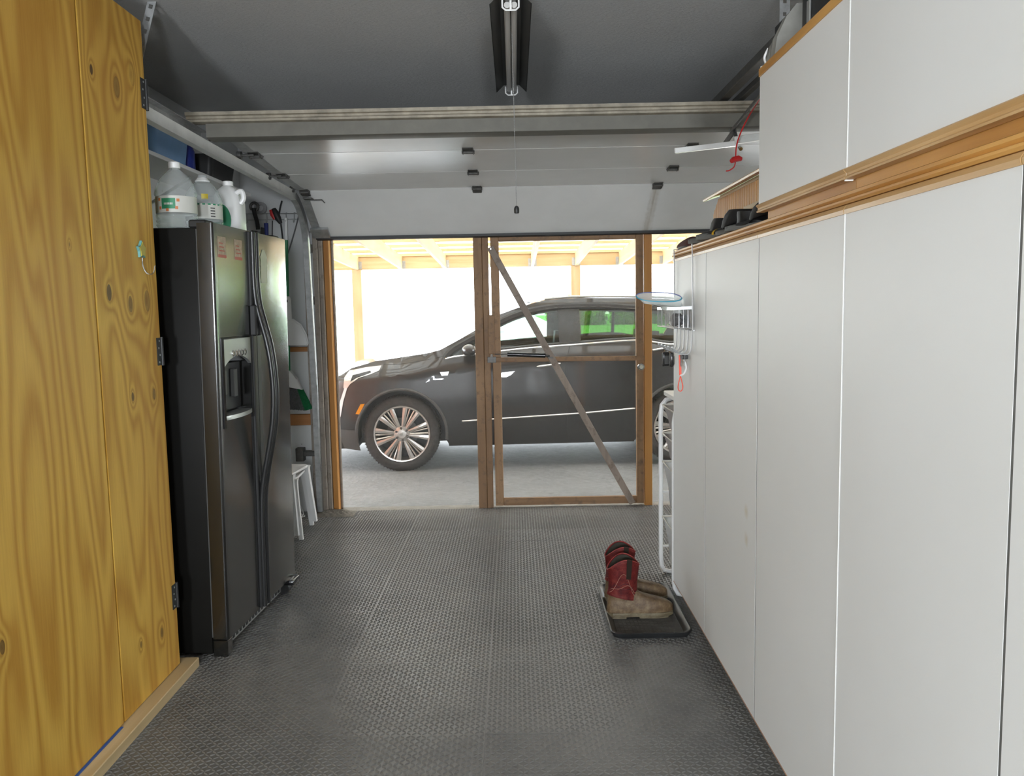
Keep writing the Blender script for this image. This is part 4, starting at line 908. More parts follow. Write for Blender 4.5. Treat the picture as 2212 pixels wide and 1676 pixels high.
# ================================================================== left: plywood cupboard
PX = -1.45
def ply_mat(name, knots, seed, lo=(0.52, 0.255, 0.030), hi=(0.80, 0.50, 0.095)):
    t = NT(name); p = t.n('ShaderNodeNewGeometry').outputs['Position']; xyz = t.n('ShaderNodeSeparateXYZ', {0: p}); Y, Z = xyz.outputs[1], xyz.outputs[2]
    v = t.n('ShaderNodeMapping', {0: p, 1: (seed*7.3, seed*3.7, seed*1.9), 3: (0.0, 2.9, 0.42)}).outputs[0]
    f = t.math('MULTIPLY', t.noise(v, 1.0, 2, 0.42, 0.25), 1.0)
    dark = None
    for (ky, kz, r, dk) in knots:
        dy = t.math('DIVIDE', t.math('SUBTRACT', Y, ky), r); dz = t.math('DIVIDE', t.math('SUBTRACT', Z, kz), r*1.75)
        d2 = t.math('ADD', t.math('MULTIPLY', dy, dy), t.math('MULTIPLY', dz, dz))
        f = t.math('ADD', f, t.math('DIVIDE', 0.20, t.math('ADD', t.math('MULTIPLY', d2, 0.35), 1.0)))
        kk = t.math('MULTIPLY', t.math('LESS_THAN', d2, 1.0), dk)
        halo = t.math('MULTIPLY', t.math('DIVIDE', 1.0, t.math('ADD', d2, 1.0)), 0.40*dk)
        kk = t.math('MAXIMUM', kk, halo); dark = kk if dark is None else t.math('MAXIMUM', dark, kk)
    w = t.math('ADD', t.math('MULTIPLY', t.math('SINE', t.math('MULTIPLY', f, 95.0)), 0.5), 0.5)
    w = t.math('POWER', w, 0.8)
    fv = t.n('ShaderNodeMapping', {0: p, 3: (0.0, 130.0, 5.0)}).outputs[0]; fine = t.noise(fv, 1.0, 3, 0.65)
    k = t.math('ADD', t.math('MULTIPLY', w, 0.48), t.math('MULTIPLY', fine, 0.52))
    mid = tuple((a+b)/2 for a, b in zip(lo, hi))
    col = t.ramp(k, [(0.15, lo), (0.5, mid), (0.85, hi)])
    tint = t.noise(t.n('ShaderNodeMapping', {0: p, 3: (0, 1.1, 0.5)}).outputs[0], 1.3, 2)
    col = t.mix(t.math('MULTIPLY', t.math('SUBTRACT', tint, 0.42), 1.1), col, (0.42, 0.165, 0.028))
    if dark is not None: col = t.mix(dark, col, (0.105, 0.055, 0.018))
    return t.pbr(col, t.math('ADD', t.math('MULTIPLY', fine, 0.12), 0.42), 0, t.bump(k, 0.12, 0.0015), Specular_IOR_Level=0.3)
def kn(px, py, r, dk=0.8):
    p = at(px, py, 'x', PX); return (p.y, p.z, r, dk)
MT['ply_b'] = ply_mat('knotty_pine_plywood', [kn(197, 150, 0.010, 0.95), kn(252, 188, 0.022, 0.55), kn(285, 160, 0.026, 0.2), kn(236, 632, 0.017, 0.9), kn(282, 657, 0.018, 0.65), kn(318, 650, 0.024, 0.5), kn(287, 857, 0.010, 0.85), kn(333, 851, 0.013, 0.7), kn(350, 1366, 0.012, 0.7), kn(305, 1392, 0.007, 0.7)], 1)
MT['ply_a'] = ply_mat('cathedral_pine_plywood', [kn(5, 1398, 0.012, 0.8), kn(150, 528, 0.004, 0.5)], 2)
cb = thing('plywood_cupboard', 'tall honey coloured plywood cupboard with two flush doors beside the black fridge', 'cupboard', (-1.7, 2.6, 0.0))
MB().box(XW+0.003, PX-0.05, 1.70, 3.345, 0.045, 2.655, 0.002).build('carcass', MT['ply_a'], cb)
MB().box(PX-0.018, PX, 1.70, 2.857, 0.045, 2.676, 0.0015).build('door', MT['ply_a'], cb)
d2 = MB().box(PX-0.018, PX, 2.867, 3.362, 0.045, 2.676, 0.0015).build('door', MT['ply_b'], cb)
MB().box(PX-0.05, PX-0.0185, 2.84, 2.88, 0.05, 2.66).build('seam_shade_filler', MT['boot_dark'], cb)  # dark filler behind the door gap, its colour paints in the seam shade
MB().box(XW+0.003, PX+0.055, 1.70, 3.43, 0.0005, 0.042, 0.003).build('base_plank', MT['pine_pale'], cb)
MB().box(PX+0.0005, PX+0.010, 1.70, 2.83, 0.0425, 0.046, 0.0005).build('blue_tape', plain('blue_painters_tape', (0.03, 0.10, 0.36), 0.6), cb)
for z0, z1 in ((2.335, 2.452), (1.318, 1.430), (0.293, 0.397)):
    h = MB().box(PX, PX+0.003, 3.322, 3.360, z0, z1, 0.001).tube([(PX+0.003, 3.366, z0-0.002), (PX+0.003, 3.366, z1+0.002)], 0.0065, 10).box(PX-0.030, PX+0.001, 3.3625, 3.3655, z0, z1, 0.0008).build('hinge', MT['black_matte'], d2)
    for i in range(4):
        zz = lerp(z0+0.013, z1-0.013, i/3); MB().tube([(PX+0.003, 3.336+0.008*(i % 2), zz), (PX+0.0042, 3.336+0.008*(i % 2), zz)], 0.0042, 8).build('screw', MT['steel'], h)
# star hook
hp = at(302, 540, 'x', PX)
sk = thing('star_hook', 'little yellow and teal star adhesive hook on the plywood door', 'hook', (PX+0.001, hp.y, hp.z-0.05))
def star(r, ri, n=5, ph=90): return [((r if k % 2 == 0 else ri)*math.cos(R(ph+36*k)), (r if k % 2 == 0 else ri)*math.sin(R(ph+36*k))) for k in range(2*n)]
Ms = Matrix(((0, 0, 1, PX+0.0006), (1, 0, 0, hp.y), (0, 1, 0, hp.z), (0, 0, 0, 1)))
MB().prism(star(0.036, 0.021), 0.010, Ms, 0.001).build('backing', plain('teal_plastic', (0.17, 0.42, 0.42), 0.4), sk)
MB().prism(star(0.031, 0.018), 0.003, Matrix.Translation((0.0102, 0, 0)) @ Ms, 0.0008).build('star', plain('soft_yellow_plastic', (0.52, 0.43, 0.07), 0.4), sk)
z_ = hp.z-0.03
MB().tube(catmull([(PX+0.006, hp.y, z_), (PX+0.008, hp.y, z_-0.035), (PX+0.022, hp.y+0.004, z_-0.062), (PX+0.042, hp.y+0.008, z_-0.058), (PX+0.050, hp.y+0.010, z_-0.03)], 5), 0.003, 7).build('wire_hook', MT['chrome'], sk)

# ================================================================== black side by side fridge
fr = thing('refrigerator', 'black textured side by side refrigerator with water dispenser and bowed handles', 'refrigerator', (-1.292, 3.508, 0.0), (0, R(0.9), R(-3.46)))
FW = wm(fr)
def fb(x0, x1, y0, y1, z0, z1, bev=0.0, seg=1): return MB().box(x0, x1, y0, y1, z0, z1, bev, FW, seg)
FWd = 0.912; FH = 1.905
fb(-0.70, -0.078, 0.006, FWd-0.006, 0.012, FH-0.02, 0.006, 2).build('body', MT['black_side'], fr)
def door_profile(m, y0, y1, z0, z1, r_lo=True, r_hi=True, xb=-0.070):
    rr = 0.012; pts = [(xb, y0)]
    pts += [(-rr+rr*math.sin(R(a)), y0+rr-rr*math.cos(R(a))) for a in (0, 22, 45, 68, 90)] if r_lo else [(0, y0)]
    pts += [(-rr+rr*math.cos(R(a)), y1-rr+rr*math.sin(R(a))) for a in (0, 22, 45, 68, 90)] if r_hi else [(0, y1)]
    pts += [(xb, y1)]
    m.prism(pts, z1-z0, FW @ Matrix.Translation((0, 0, z0))); return m
ys, dz0, dz1 = 0.424, 0.085, FH
ry0, ry1, rz0, rz1 = 0.045, 0.372, 1.052, 1.412
m = MB(); door_profile(m, 0.0, ry0, dz0, dz1, True, False); door_profile(m, ry1, ys, dz0, dz1, False, True)
m.box(-0.07, 0, ry0, ry1, dz0, rz0, 0, FW); m.box(-0.07, 0, ry0, ry1, rz1, dz1, 0, FW); m.box(-0.07, -0.066, ry0, ry1, rz0, rz1, 0, FW)
fd = m.build('freezer_door', MT['black_app'], fr)
m = MB(); door_profile(m, ys+0.008, FWd, dz0, dz1); rd = m.build('fridge_door', MT['black_app'], fr)
for y0, y1 in ((0.006, ys-0.006), (ys+0.014, FWd-0.006)): fb(-0.0775, -0.0705, y0, y1, dz0+0.005, dz1-0.025).build('door_gasket', MT['dark_grey'], fr)
# dispenser
dp = fb(-0.002, 0.006, ry0-0.012, ry0+0.012, rz0-0.03, rz1+0.006, 0.002)
dp.box(-0.002, 0.006, ry1-0.010, ry1+0.010, rz0-0.02, rz1+0.006, 0.002, FW).box(-0.002, 0.006, ry0, ry1, rz1-0.002, rz1+0.008, 0.002, FW)
dpo = dp.build('dispenser_frame', MT['black_gloss'], fd)
arch = [(ry0+0.012, rz1-0.002), (ry0+0.012, 1.288)]+[(lerp(ry0+0.012, ry1-0.01, k/14), 1.288+0.045*math.sin(math.pi*k/14)**0.8) for k in range(1, 14)]+[(ry1-0.01, 1.288), (ry1-0.01, rz1-0.002)]
Mp = FW @ Matrix(((0, 0, 1, -0.012), (1, 0, 0, 0), (0, 1, 0, 0), (0, 0, 0, 1)))
MB().prism(arch, 0.016, Mp, 0.001).build('control_panel', MT['silver'], dpo)
for k in range(5):
    yy = 0.155+0.034*k; m = MB(); m.lathe([(0.0105, 0.0), (0.0105, 0.003), (0.007, 0.006)], 12, FW @ Matrix.Translation((0.004, yy, 1.345)) @ Matrix.Rotation(R(90), 4, 'Y') @ Matrix.Diagonal((1.5, 1, 1, 1))); m.build('button', MT['chrome'], dpo)
fb(-0.0655, -0.05, ry0+0.012, ry1-0.010, rz0+0.03, 1.30, 0.004).build('dispenser_well', MT['black_matte'], dpo)
m = MB(); pts = [(ry0+0.005, 0)]+[(lerp(ry0+0.005, ry1-0.005, k/12), 0.022*math.sin(math.pi*k/12)**0.7) for k in range(1, 12)]+[(ry1-0.005, 0)]
m.prism([(x_, y_) for y_, x_ in pts]+[(-0.06, ry1-0.005), (-0.06, ry0+0.005)], 0.018, FW @ Matrix.Translation((0, 0, rz0+0.004)), 0.003); m.build('drip_tray', MT['silver'], dpo)
fb(-0.05, -0.030, 0.12, 0.16, 1.16, 1.27, 0.003).build('lever', MT['dark_grey'], dpo); fb(-0.05, -0.030, 0.24, 0.28, 1.14, 1.27, 0.003).build('lever', MT['dark_grey'], dpo)
# bowed handles
MT['handle'] = plain('satin_black_handle', (0.022, 0.022, 0.022), 0.32, var=0.03)
def handle(yc, par):
    zs = [dz1-0.004, 1.80, 1.66, 1.56, 1.47, 1.38, 1.28, 1.15, 1.02, 0.92, 0.82, 0.72, 0.62, 0.40, dz0+0.004]
    xs = [0.014, 0.014, 0.015, 0.024, 0.046, 0.068, 0.083, 0.091, 0.085, 0.070, 0.050, 0.030, 0.018, 0.014, 0.014]
    pts = catmull([(x, yc, z) for x, z in zip(xs, zs)], 4); rings = []
    for i, p in enumerate(pts):
        d = (pts[min(i+1, len(pts)-1)]-pts[max(i-1, 0)]).normalized(); u = Vector((0, 1, 0)); n = d.cross(u).normalized()
        rings.append([FW @ (p+u*0.0125*math.cos(2*math.pi*k/12)+n*0.012*math.sin(2*math.pi*k/12)) for k in range(12)])
    m = MB(); m.loft(rings); h = m.build('handle', MT['handle'], par, smooth=70)
    return h
h1 = handle(ys-0.020, fd); h2 = handle(ys+0.028, rd)
for y, hh in ((ys-0.020, h1), (ys+0.028, h2)):
    fb(-0.002, 0.012, y-0.026, y+0.020, dz0+0.004, dz1-0.004, 0.003).build('handle_trim', MT['black_matte'], hh)
    fb(-0.002, 0.030, y-0.030, y-0.0, 1.415, 1.56, 0.006).build('handle_mount', MT['black_matte'], hh)
# top hinge covers, grille, feet
fb(-0.112, -0.035, 0.012, 0.10, FH-0.02, FH+0.014, 0.006).build('hinge_cover', MT['black_matte'], fr)
fb(-0.17, -0.03, FWd-0.10, FWd-0.012, FH-0.02, FH+0.016, 0.006).build('hinge_cover', MT['black_matte'], fr)
MT['grille'] = plain('pale_reflective_grille', (0.40, 0.41, 0.40), 0.3, 0.4, var=0.15)
fb(-0.060, -0.050, 0.06, FWd-0.10, 0.012, 0.078, 0.002).build('kick_grille', MT['grille'], fr)
for k in range(18): fb(-0.050, -0.047, 0.08+0.04*k, 0.10+0.04*k, 0.024, 0.066).build('grille_slot', MT['black_matte'], fr)
fb(-0.074, -0.006, 0.0, 0.055, 0.004, 0.080, 0.004).build('corner_cover', MT['black_app'], fr)
fb(-0.07, 0.028, FWd-0.12, FWd+0.004, 0.052, 0.082, 0.010, 2).build('bottom_hinge', MT['black_gloss'], fr)
MB().cyl(FW @ Vector((-0.035, FWd-0.10, 0.0295)), FW @ Vector((-0.035, FWd-0.05, 0.0295)), 0.029, 18).build('roller_foot', MT['rubber'], fr)
MB().cyl(FW @ Vector((-0.60, 0.10, 0.0215)), FW @ Vector((-0.60, 0.80, 0.0215)), 0.021, 14).build('rear_roller', MT['rubber'], fr)
MB().cyl(FW @ Vector((-0.035, FWd-0.075, 0.03)), FW @ Vector((-0.035, FWd-0.075, 0.07)), 0.010, 10).build('foot_stem', MT['chrome'], fr)
# magnets
def magnet(name, label, cat, poly, y, z, mt, th=0.0012, group=None):
    o = thing(name, label, cat, FW @ Vector((0.0004, y, z)), (0, R(0.9), R(-3.46)), group)
    Mm = FW @ Matrix.Translation((0.0004, y, z)) @ Matrix(((0, 0, 1, 0), (1, 0, 0, 0), (0, 1, 0, 0), (0, 0, 0, 1)))
    MB().prism(poly, th, Mm).build('card', mt, o); return o, Mm
cp_ = plain('faded_pink_coupon', (0.40, 0.27, 0.20), 0.5, var=0.25, vscale=60); rb = plain('red_coupon_band', (0.42, 0.07, 0.05), 0.5)
for y, lab in ((0.085, 'faded pink paper coupon magnet left of its twin on the freezer door'), (0.265, 'faded pink paper coupon magnet beside the freezer door handle')):
    o, Mm = magnet('coupon_magnet', lab, 'magnet', [(-0.042, -0.045), (0.042, -0.045), (0.042, 0.045), (-0.042, 0.045)], y, 1.808, cp_, group='coupon magnets')
    MB().box(-0.042, 0.042, -0.045, -0.032, 0.0013, 0.0018, 0, Mm).build('red_band', rb, o)
    for k in range(3): MB().box(-0.03, 0.028-0.01*k, -0.018+0.016*k, -0.013+0.016*k, 0.0013, 0.0016, 0, Mm).build('print_line', rb, o)
fig = [(-0.030, -0.075), (0.030, -0.075), (0.030, -0.025), (0.034, -0.018), (0.031, 0.0), (0.034, 0.008), (0.029, 0.03), (0.033, 0.046), (0.024, 0.06), (0.012, 0.078), (0.0, 0.083), (-0.012, 0.078), (-0.022, 0.06), (-0.034, 0.047), (-0.029, 0.03), (-0.033, 0.008), (-0.030, 0.0), (-0.034, -0.018), (-0.030, -0.025)]
magnet('figure_magnet', 'pale cream bottle shaped flat magnet on the fridge door', 'magnet', [(x*1.35, y*1.05) for x, y in fig], 0.575, 1.745, plain('pale_magnet', (0.36, 0.37, 0.27), 0.45), 0.002)

# jugs on the fridge -------------------------------------------------
def top_of(x, y): return FW @ Vector((x, y, FH-0.0195))
MT['clear'] = clear_mat('clear_pet_plastic', (0.90, 0.93, 0.93), 0.16, 0.06)
paper = plain('white_paper_label', (0.62, 0.62, 0.57), 0.5, var=0.03); green_p = plain('green_label_print', (0.03, 0.25, 0.12), 0.5); orange_p = plain('orange_label_print', (0.62, 0.20, 0.06), 0.5)
def jug(label, x, y, s, cap=True, kind=0):
    c = top_of(x, y); t = thing('water_jug', label, 'jug', c); M = Matrix.Translation(c)
    prof = [(0.060, 0.001), (0.076, 0.006), (0.082, 0.018), (0.078, 0.024), (0.082, 0.034), (0.078, 0.040), (0.082, 0.050), (0.081, 0.058), (0.0795, 0.062), (0.0795, 0.132), (0.083, 0.138), (0.083, 0.146), (0.078, 0.165), (0.066, 0.195), (0.047, 0.220), (0.026, 0.238), (0.019, 0.246), (0.019, 0.262)]
    m = MB(); m.lathe([(r*s, z*s) for r, z in prof], 28, M, False); m.build('bottle', MT['clear'], t, smooth=40)
    MB().lathe([(0.080*s, 0.064*s), (0.0803*s, 0.064*s), (0.0803*s, 0.130*s), (0.080*s, 0.130*s)], 40, M, False).build('label', paper, t)
    if cap: MB().lathe([(0.022*s, 0.248*s), (0.023*s, 0.250*s), (0.023*s, 0.270*s), (0.021*s, 0.273*s)], 20, M).build('cap', MT['white_plastic'], t)
    else: MB().lathe([(0.030*s, 0.232*s), (0.032*s, 0.238*s), (0.020*s, 0.252*s), (0.006*s, 0.256*s)], 20, M).build('cap', MT['white_plastic'], t)
    def patch(a0, a1, z0, z1, mt, nm, k=8):
        mm = MB(); mm.grid(lambda u, v: M @ Vector((0.0808*s*math.cos(lerp(a0, a1, u)), 0.0808*s*math.sin(lerp(a0, a1, u)), lerp(z0, z1, v)*s)), k, 1); mm.build(nm, mt, t)
    vis = math.atan2(-c.y, -c.x)
    if kind == 0:
        patch(vis-0.75, vis-0.05, 0.078, 0.120, green_p, 'label_badge'); patch(vis-0.62, vis-0.18, 0.094, 0.102, paper, 'label_text')
        for a, z in ((-0.85, 0.082), (-0.45, 0.074), (0.0, 0.082), (-0.9, 0.116), (0.08, 0.112)): patch(vis+a-0.07, vis+a+0.07, z-0.006, z+0.006, orange_p, 'label_fruit', 3)
    else:
        patch(vis-1.2, vis+1.2, 0.124, 0.131, green_p, 'label_band'); patch(vis-0.1, vis+0.25, 0.148, 0.172, plain('yellow_sticker', (0.55, 0.42, 0.02), 0.4), 'yellow_sticker')
        for k in range(4): patch(vis+0.35, vis+0.62, 0.072+0.012*k, 0.077+0.012*k, MT['dark_grey'], 'label_text', 3)
    return t
jug('clear plastic jug with white cap and green badge label beside the cupboard', -0.205, 0.115, 1.06)
jug('clear plastic jug with green banded label behind the badge jug', -0.185, 0.345, 1.02, False, 1)
c = top_of(-0.17, 0.60); t = thing('white_jug', 'white plastic handled jug with a round green label', 'jug', c)
def sq_ring(hx, hy, z, n=28, e=4.0, oy=0.0):
    out = []
    for k in range(n):
        a = 2*math.pi*k/n; ca, sa = math.cos(a), math.sin(a); rr = (abs(ca/hx)**e+abs(sa/hy)**e)**(-1/e); out.append(c+Vector((rr*ca, rr*sa+oy, z)))
    return out
m = MB(); m.loft([sq_ring(0.062, 0.062, 0.001), sq_ring(0.070, 0.070, 0.008), sq_ring(0.071, 0.071, 0.10), sq_ring(0.070, 0.070, 0.175), sq_ring(0.060, 0.064, 0.205), sq_ring(0.045, 0.055, 0.235, oy=0.006), sq_ring(0.030, 0.035, 0.250, oy=0.004), sq_ring(0.022, 0.022, 0.256)]); m.build('body', MT['white_plastic'], t, smooth=50)
MB().lathe([(0.024, 0.256), (0.026, 0.258), (0.026, 0.276), (0.022, 0.279)], 18, Matrix.Translation(c)).build('cap', MT['white_plastic'], t)
MB().tube(catmull([c+Vector((0.045, -0.03, 0.215)), c+Vector((0.078, -0.035, 0.225)), c+Vector((0.085, -0.035, 0.19)), c+Vector((0.07, -0.035, 0.165))], 6), 0.012, 10).build('handle', MT['white_plastic'], t)
MB().prism([(0.052*math.cos(a), 0.078*math.sin(a)) for a in [2*math.pi*k/24 for k in range(24)]], 0.0008, Matrix.Translation(c+Vector((-0.02, -0.0712, 0.085))) @ Matrix.Rotation(R(90), 4, 'X')).build('label', green_p, t)
# low black tray on the fridge top under the jugs is the hinge shroud; wall shelf behind
ws = thing('wall_shelf', 'narrow white wall shelf high on the left wall behind the door track', 'shelf', (XW+0.15, 4.6, 2.27))
MB().box(XW+0.001, XW+0.30, 3.75, 5.45, 2.275, 2.295, 0.002).build('board', MT['wall'], ws)
for y in (3.95, 4.6, 5.25):
    MB().box(XW+0.001, XW+0.012, y-0.01, y+0.01, 2.12, 2.2745).bar((XW+0.006, y, 2.13), (XW+0.24, y, 2.268), 0.016, 0.012).build('bracket', MT['steel'], ws)
t = thing('light_blue_bin', 'light blue plastic bin on the high wall shelf', 'bin', (-1.83, 4.30, 2.2955))
m = MB(); m.loft([rrect(-1.93, -1.74, 4.10, 4.50, 0.03, 2.2956), rrect(-1.945, -1.725, 4.08, 4.52, 0.03, 2.46), rrect(-1.935, -1.735, 4.09, 4.51, 0.03, 2.46), rrect(-1.925, -1.745, 4.105, 4.495, 0.03, 2.305)], True, False)
m.bm.verts.ensure_lookup_table(); vv = list(m.bm.verts); m.bm.faces.new(vv[:24][::-1]); m.bm.faces.new(vv[-24:]); m.build('body', MT['lightblue'], t)
t = thing('dark_blue_bottle', 'dark blue spray bottle between the blue bin and the black tote', 'bottle', (-1.78, 4.60, 2.2955))
MB().lathe([(0.04, 0), (0.045, 0.006), (0.045, 0.11), (0.035, 0.135), (0.015, 0.15), (0.015, 0.165)], 18, Matrix.Translation((-1.78, 4.60, 2.2956))).build('body', MT['blue_plastic'], t)
MB().box(-1.80, -1.75, 4.59, 4.61, 2.4606, 2.485, 0.003).build('spray_head', MT['black_matte'], t)
t = thing('black_tote', 'black open plastic tote at the far end of the wall shelf', 'tote', (-1.84, 5.05, 2.2955))
m = MB(); m.loft([rrect(-1.93, -1.74, 4.86, 5.22, 0.03, 2.2956), rrect(-1.95, -1.72, 4.84, 5.24, 0.03, 2.44), rrect(-1.94, -1.73, 4.85, 5.23, 0.03, 2.44), rrect(-1.925, -1.745, 4.865, 5.215, 0.03, 2.305)], True, False)
vv = list(m.bm.verts); m.bm.faces.new(vv[:24][::-1]); m.bm.faces.new(vv[-24:]); m.build('body', MT['black_matte'], t)

# ================================================================== tools on the front wall
YT = YF-0.001
rk = thing('tool_rack', 'grey wire tool rack screwed high on the white front wall', 'tool rack', (-1.75, YF, 2.2))
MB().tube([(-1.955, YT-0.03, 2.242), (-1.535, YT-0.03, 2.236)], 0.004, 6).build('rail', MT['steel'], rk)
MB().tube([(-1.95, YT-0.03, 2.196), (-1.535, YT-0.03, 2.196)], 0.0035, 6).build('rail', MT['steel'], rk)
for x in (-1.945, -1.80, -1.66, -1.60, -1.54): MB().tube([(x, YT, 2.245), (x, YT-0.03, 2.243), (x, YT-0.033, 2.18), (x, YT-0.05, 2.172), (x, YT-0.06, 2.185)], 0.0035, 6).build('hook', MT['steel'], rk)
t = thing('adjustable_wrench', 'black adjustable wrench hanging from the wire tool rack', 'wrench', (-1.88, YT-0.05, 2.14))
MB().tube(catmull([(-1.865, YT-0.045, 2.125), (-1.87, YT-0.045, 2.18), (-1.885, YT-0.045, 2.24), (-1.89, YT-0.045, 2.28)], 4), 0.015, 10, rads=None).build('handle', MT['black_matte'], t)
MB().tube([(-1.885+0.028*math.cos(a), YT-0.045, 2.290+0.028*math.sin(a)) for a in [R(-60+24*k) for k in range(13)]], 0.011, 8).build('jaw', MT['steel_dark'], t)
t = thing('tape_disc', 'grey round tape roll hanging behind the black wrench', 'tape roll', (-1.85, YT-0.02, 2.28))
MB().lathe([(0.022, -0.012), (0.045, -0.012), (0.045, 0.012), (0.022, 0.012), (0.022, -0.012)], 24, Matrix.Translation((-1.848, YT-0.0145, 2.282)) @ Matrix.Rotation(R(90), 4, 'X'), False).build('roll', plain('grey_tape', (0.33, 0.33, 0.34), 0.5), t)
t = thing('blue_scraper', 'blue handled scraper hanging from the tool rack', 'scraper', (-1.80, YT-0.05, 2.04))
MB().tube([(-1.805, YT-0.04, 2.055), (-1.806, YT-0.04, 2.17)], 0.0155, 12, rads=[0.013, 0.016]).build('handle', MT['blue_plastic'], t)
MB().prism([(-0.022, 0), (0.022, 0), (0.012, 0.03), (-0.012, 0.03)], 0.003, Matrix.Translation((-1.803, YT-0.036, 2.022)) @ Matrix.Rotation(R(90), 4, 'X')).build('blade', MT['silver'], t)
for k, (x, z) in enumerate(((-1.905, 2.095), (-1.835, 2.115))):
    t = thing('putty_knife', 'broad grey putty knife on the wall ' + ('under the black wrench' if k == 0 else 'left of the blue scraper'), 'putty knife', (x, YT-0.01, z-0.05))
    MB().prism([(-0.028, -0.03), (0.028, -0.02), (0.03, 0.02), (-0.02, 0.03)], 0.004, Matrix.Translation((x, YT-0.005, z)) @ Matrix.Rotation(R(90), 4, 'X')).build('blade', MT['steel_dark'], t)
    MB().tube([(x-0.025, YT-0.008, z-0.004), (x-0.06, YT-0.008, z-0.012)], 0.007, 8).build('handle', MT['steel'], t)
t = thing('work_light', 'red and black trouble light hanging on its black cord from the rack', 'work light', (-1.70, YT-0.05, 2.16))
MB().tube([(-1.742, YT-0.055, 2.272), (-1.730, YT-0.055, 2.24), (-1.712, YT-0.055, 2.20), (-1.695, YT-0.05, 2.165)], 0.02, 12, rads=[0.016, 0.026, 0.024, 0.012]).build('body', MT['black_matte'], t)
MB().tube([(-1.762, YT-0.065, 2.262), (-1.748, YT-0.065, 2.225), (-1.735, YT-0.062, 2.195)], 0.015, 10, rads=[0.010, 0.016, 0.010]).build('lens_guard', MT['red_plastic'], t)
MB().tube(catmull([(-1.695, YT-0.05, 2.165), (-1.69, YT-0.04, 2.06), (-1.695, YT-0.03, 1.95), (-1.70, YT-0.02, 1.70)], 5), 0.006, 6).tube(catmull([(-1.708, YT-0.05, 2.20), (-1.70, YT-0.04, 2.27), (-1.685, YT-0.03, 2.33)], 5), 0.006, 6).build('cord', MT['black_matte'], t)
t = thing('hanging_cord', 'thin grey cord looped from the track down across the broom handle', 'plain cord', (-1.60, YT-0.02, 1.9))  # plain grey cord, its use unknown
MB().tube(catmull([(-1.545, YT-0.05, 2.29), (-1.57, YT-0.04, 2.20), (-1.61, YT-0.035, 2.08), (-1.65, YT-0.045, 1.96), (-1.70, YT-0.02, 1.86)], 6), 0.005, 6).build('cord', plain('grey_cord', (0.13, 0.13, 0.13), 0.6), t)
bw = thing('broom', 'green handled broom hanging head down with grey and green bristles', 'broom', (-1.65, YT-0.06, 0.78))
MB().tube([(-1.658, YT-0.045, 2.205), (-1.662, YT-0.045, 2.045)], 0.0125, 10).build('handle_grip', MT['white_plastic'], bw)
MB().tube([(-1.662, YT-0.045, 2.045), (-1.690, YT-0.045, 1.02)], 0.0125, 10).build('handle', MT['green_plastic'], bw)
m = MB(); m.prism([(-0.075, 0.0), (0.085, -0.035), (0.05, 0.05), (0.012, 0.085), (0.008, 0.11), (-0.014, 0.11), (-0.03, 0.06)], 0.05, Matrix.Translation((-1.675, YT-0.02, 0.975)) @ Matrix.Rotation(R(90), 4, 'X'), 0.006); m.build('head', MT['white_plastic'], bw)
gb = plain('grey_bristle', (0.17, 0.175, 0.18), 0.7, var=0.3, vscale=80); grb = plain('green_bristle', (0.02, 0.20, 0.075), 0.6, var=0.3, vscale=80)
def bristles(x0a, x1a, x0b, x1b, za0, za1, zb0, zb1, mt):
    m = MB(); rn = random.Random(2); n = 60
    for k in range(n):
        for r_ in range(3):
            u = (k+rn.random())/n; p = Vector((lerp(x0a, x1a, u), YT-0.03-0.014*r_, lerp(za0, za1, u))); q = Vector((lerp(x0b, x1b, u)+rn.uniform(-0.004, 0.004), YT-0.022-0.022*r_, lerp(zb0, zb1, u)+rn.uniform(-0.004, 0.004)))
            m.tube([p, q], 0.0022, 3, caps=False)
    m.build('bristles', mt, bw, kind='stuff')
bristles(-1.745, -1.63, -1.765, -1.575, 0.975, 0.955, 0.80, 0.785, gb); bristles(-1.63, -1.592, -1.575, -1.525, 0.955, 0.942, 0.785, 0.80, grb)
dpn = thing('dustpan', 'white plastic dustpan hanging against the wall over the broom handle', 'dustpan', (-1.63, YT-0.05, 1.27))
MB().prism([(-0.022, 0.0), (0.022, 0.0), (0.020, 0.15), (0.010, 0.172), (-0.010, 0.172), (-0.020, 0.15)], 0.016, Matrix.Translation((-1.662, YT-0.062, 1.462)) @ Matrix.Rotation(R(90), 4, 'X'), 0.005).build('handle', MT['white_plastic'], dpn)
MB().prism([(0.006*math.cos(a), 0.012*math.sin(a)) for a in [2*math.pi*k/12 for k in range(12)]], 0.0006, Matrix.Translation((-1.668, YT-0.0782, 1.60)) @ Matrix.Rotation(R(90), 4, 'X')).build('hang_hole', MT['black_matte'], dpn)
outl = [(-0.16, 0.0), (0.115, 0.0), (0.122, 0.02), (0.11, 0.08), (0.075, 0.15), (0.02, 0.19), (-0.03, 0.19), (-0.09, 0.16), (-0.15, 0.08)]
m = MB(); Md = Matrix.Translation((-1.652, YT-0.06, 1.272)) @ Matrix.Rotation(R(90), 4, 'X'); m.prism(outl, 0.006, Md, 0.002); pan = m.build('pan', MT['white_plastic'], dpn)
MB().tube([Md @ Vector((x, y, 0.010)) for x, y in outl[1:]+[outl[0]]], 0.007, 8).build('raised_rim', MT['white_plastic'], pan)
t = thing('dark_hanging_bag', 'dark canvas bag hanging from the rack behind the fridge edge', 'bag', (-1.80, YT-0.03, 1.66))
m = MB(); m.ico((-1.80, YT-0.037, 1.75), 1, 3, 0.085, 0.035, 0.10); m.build('bag', plain('dark_canvas', (0.025, 0.025, 0.03), 0.8), t, smooth=70)
MB().tube([(-1.80, YT-0.034, 1.845), (-1.775, YT-0.02, 2.02), (-1.765, YT-0.02, 2.19)], 0.004, 5).build('strap', MT['black_matte'], t)

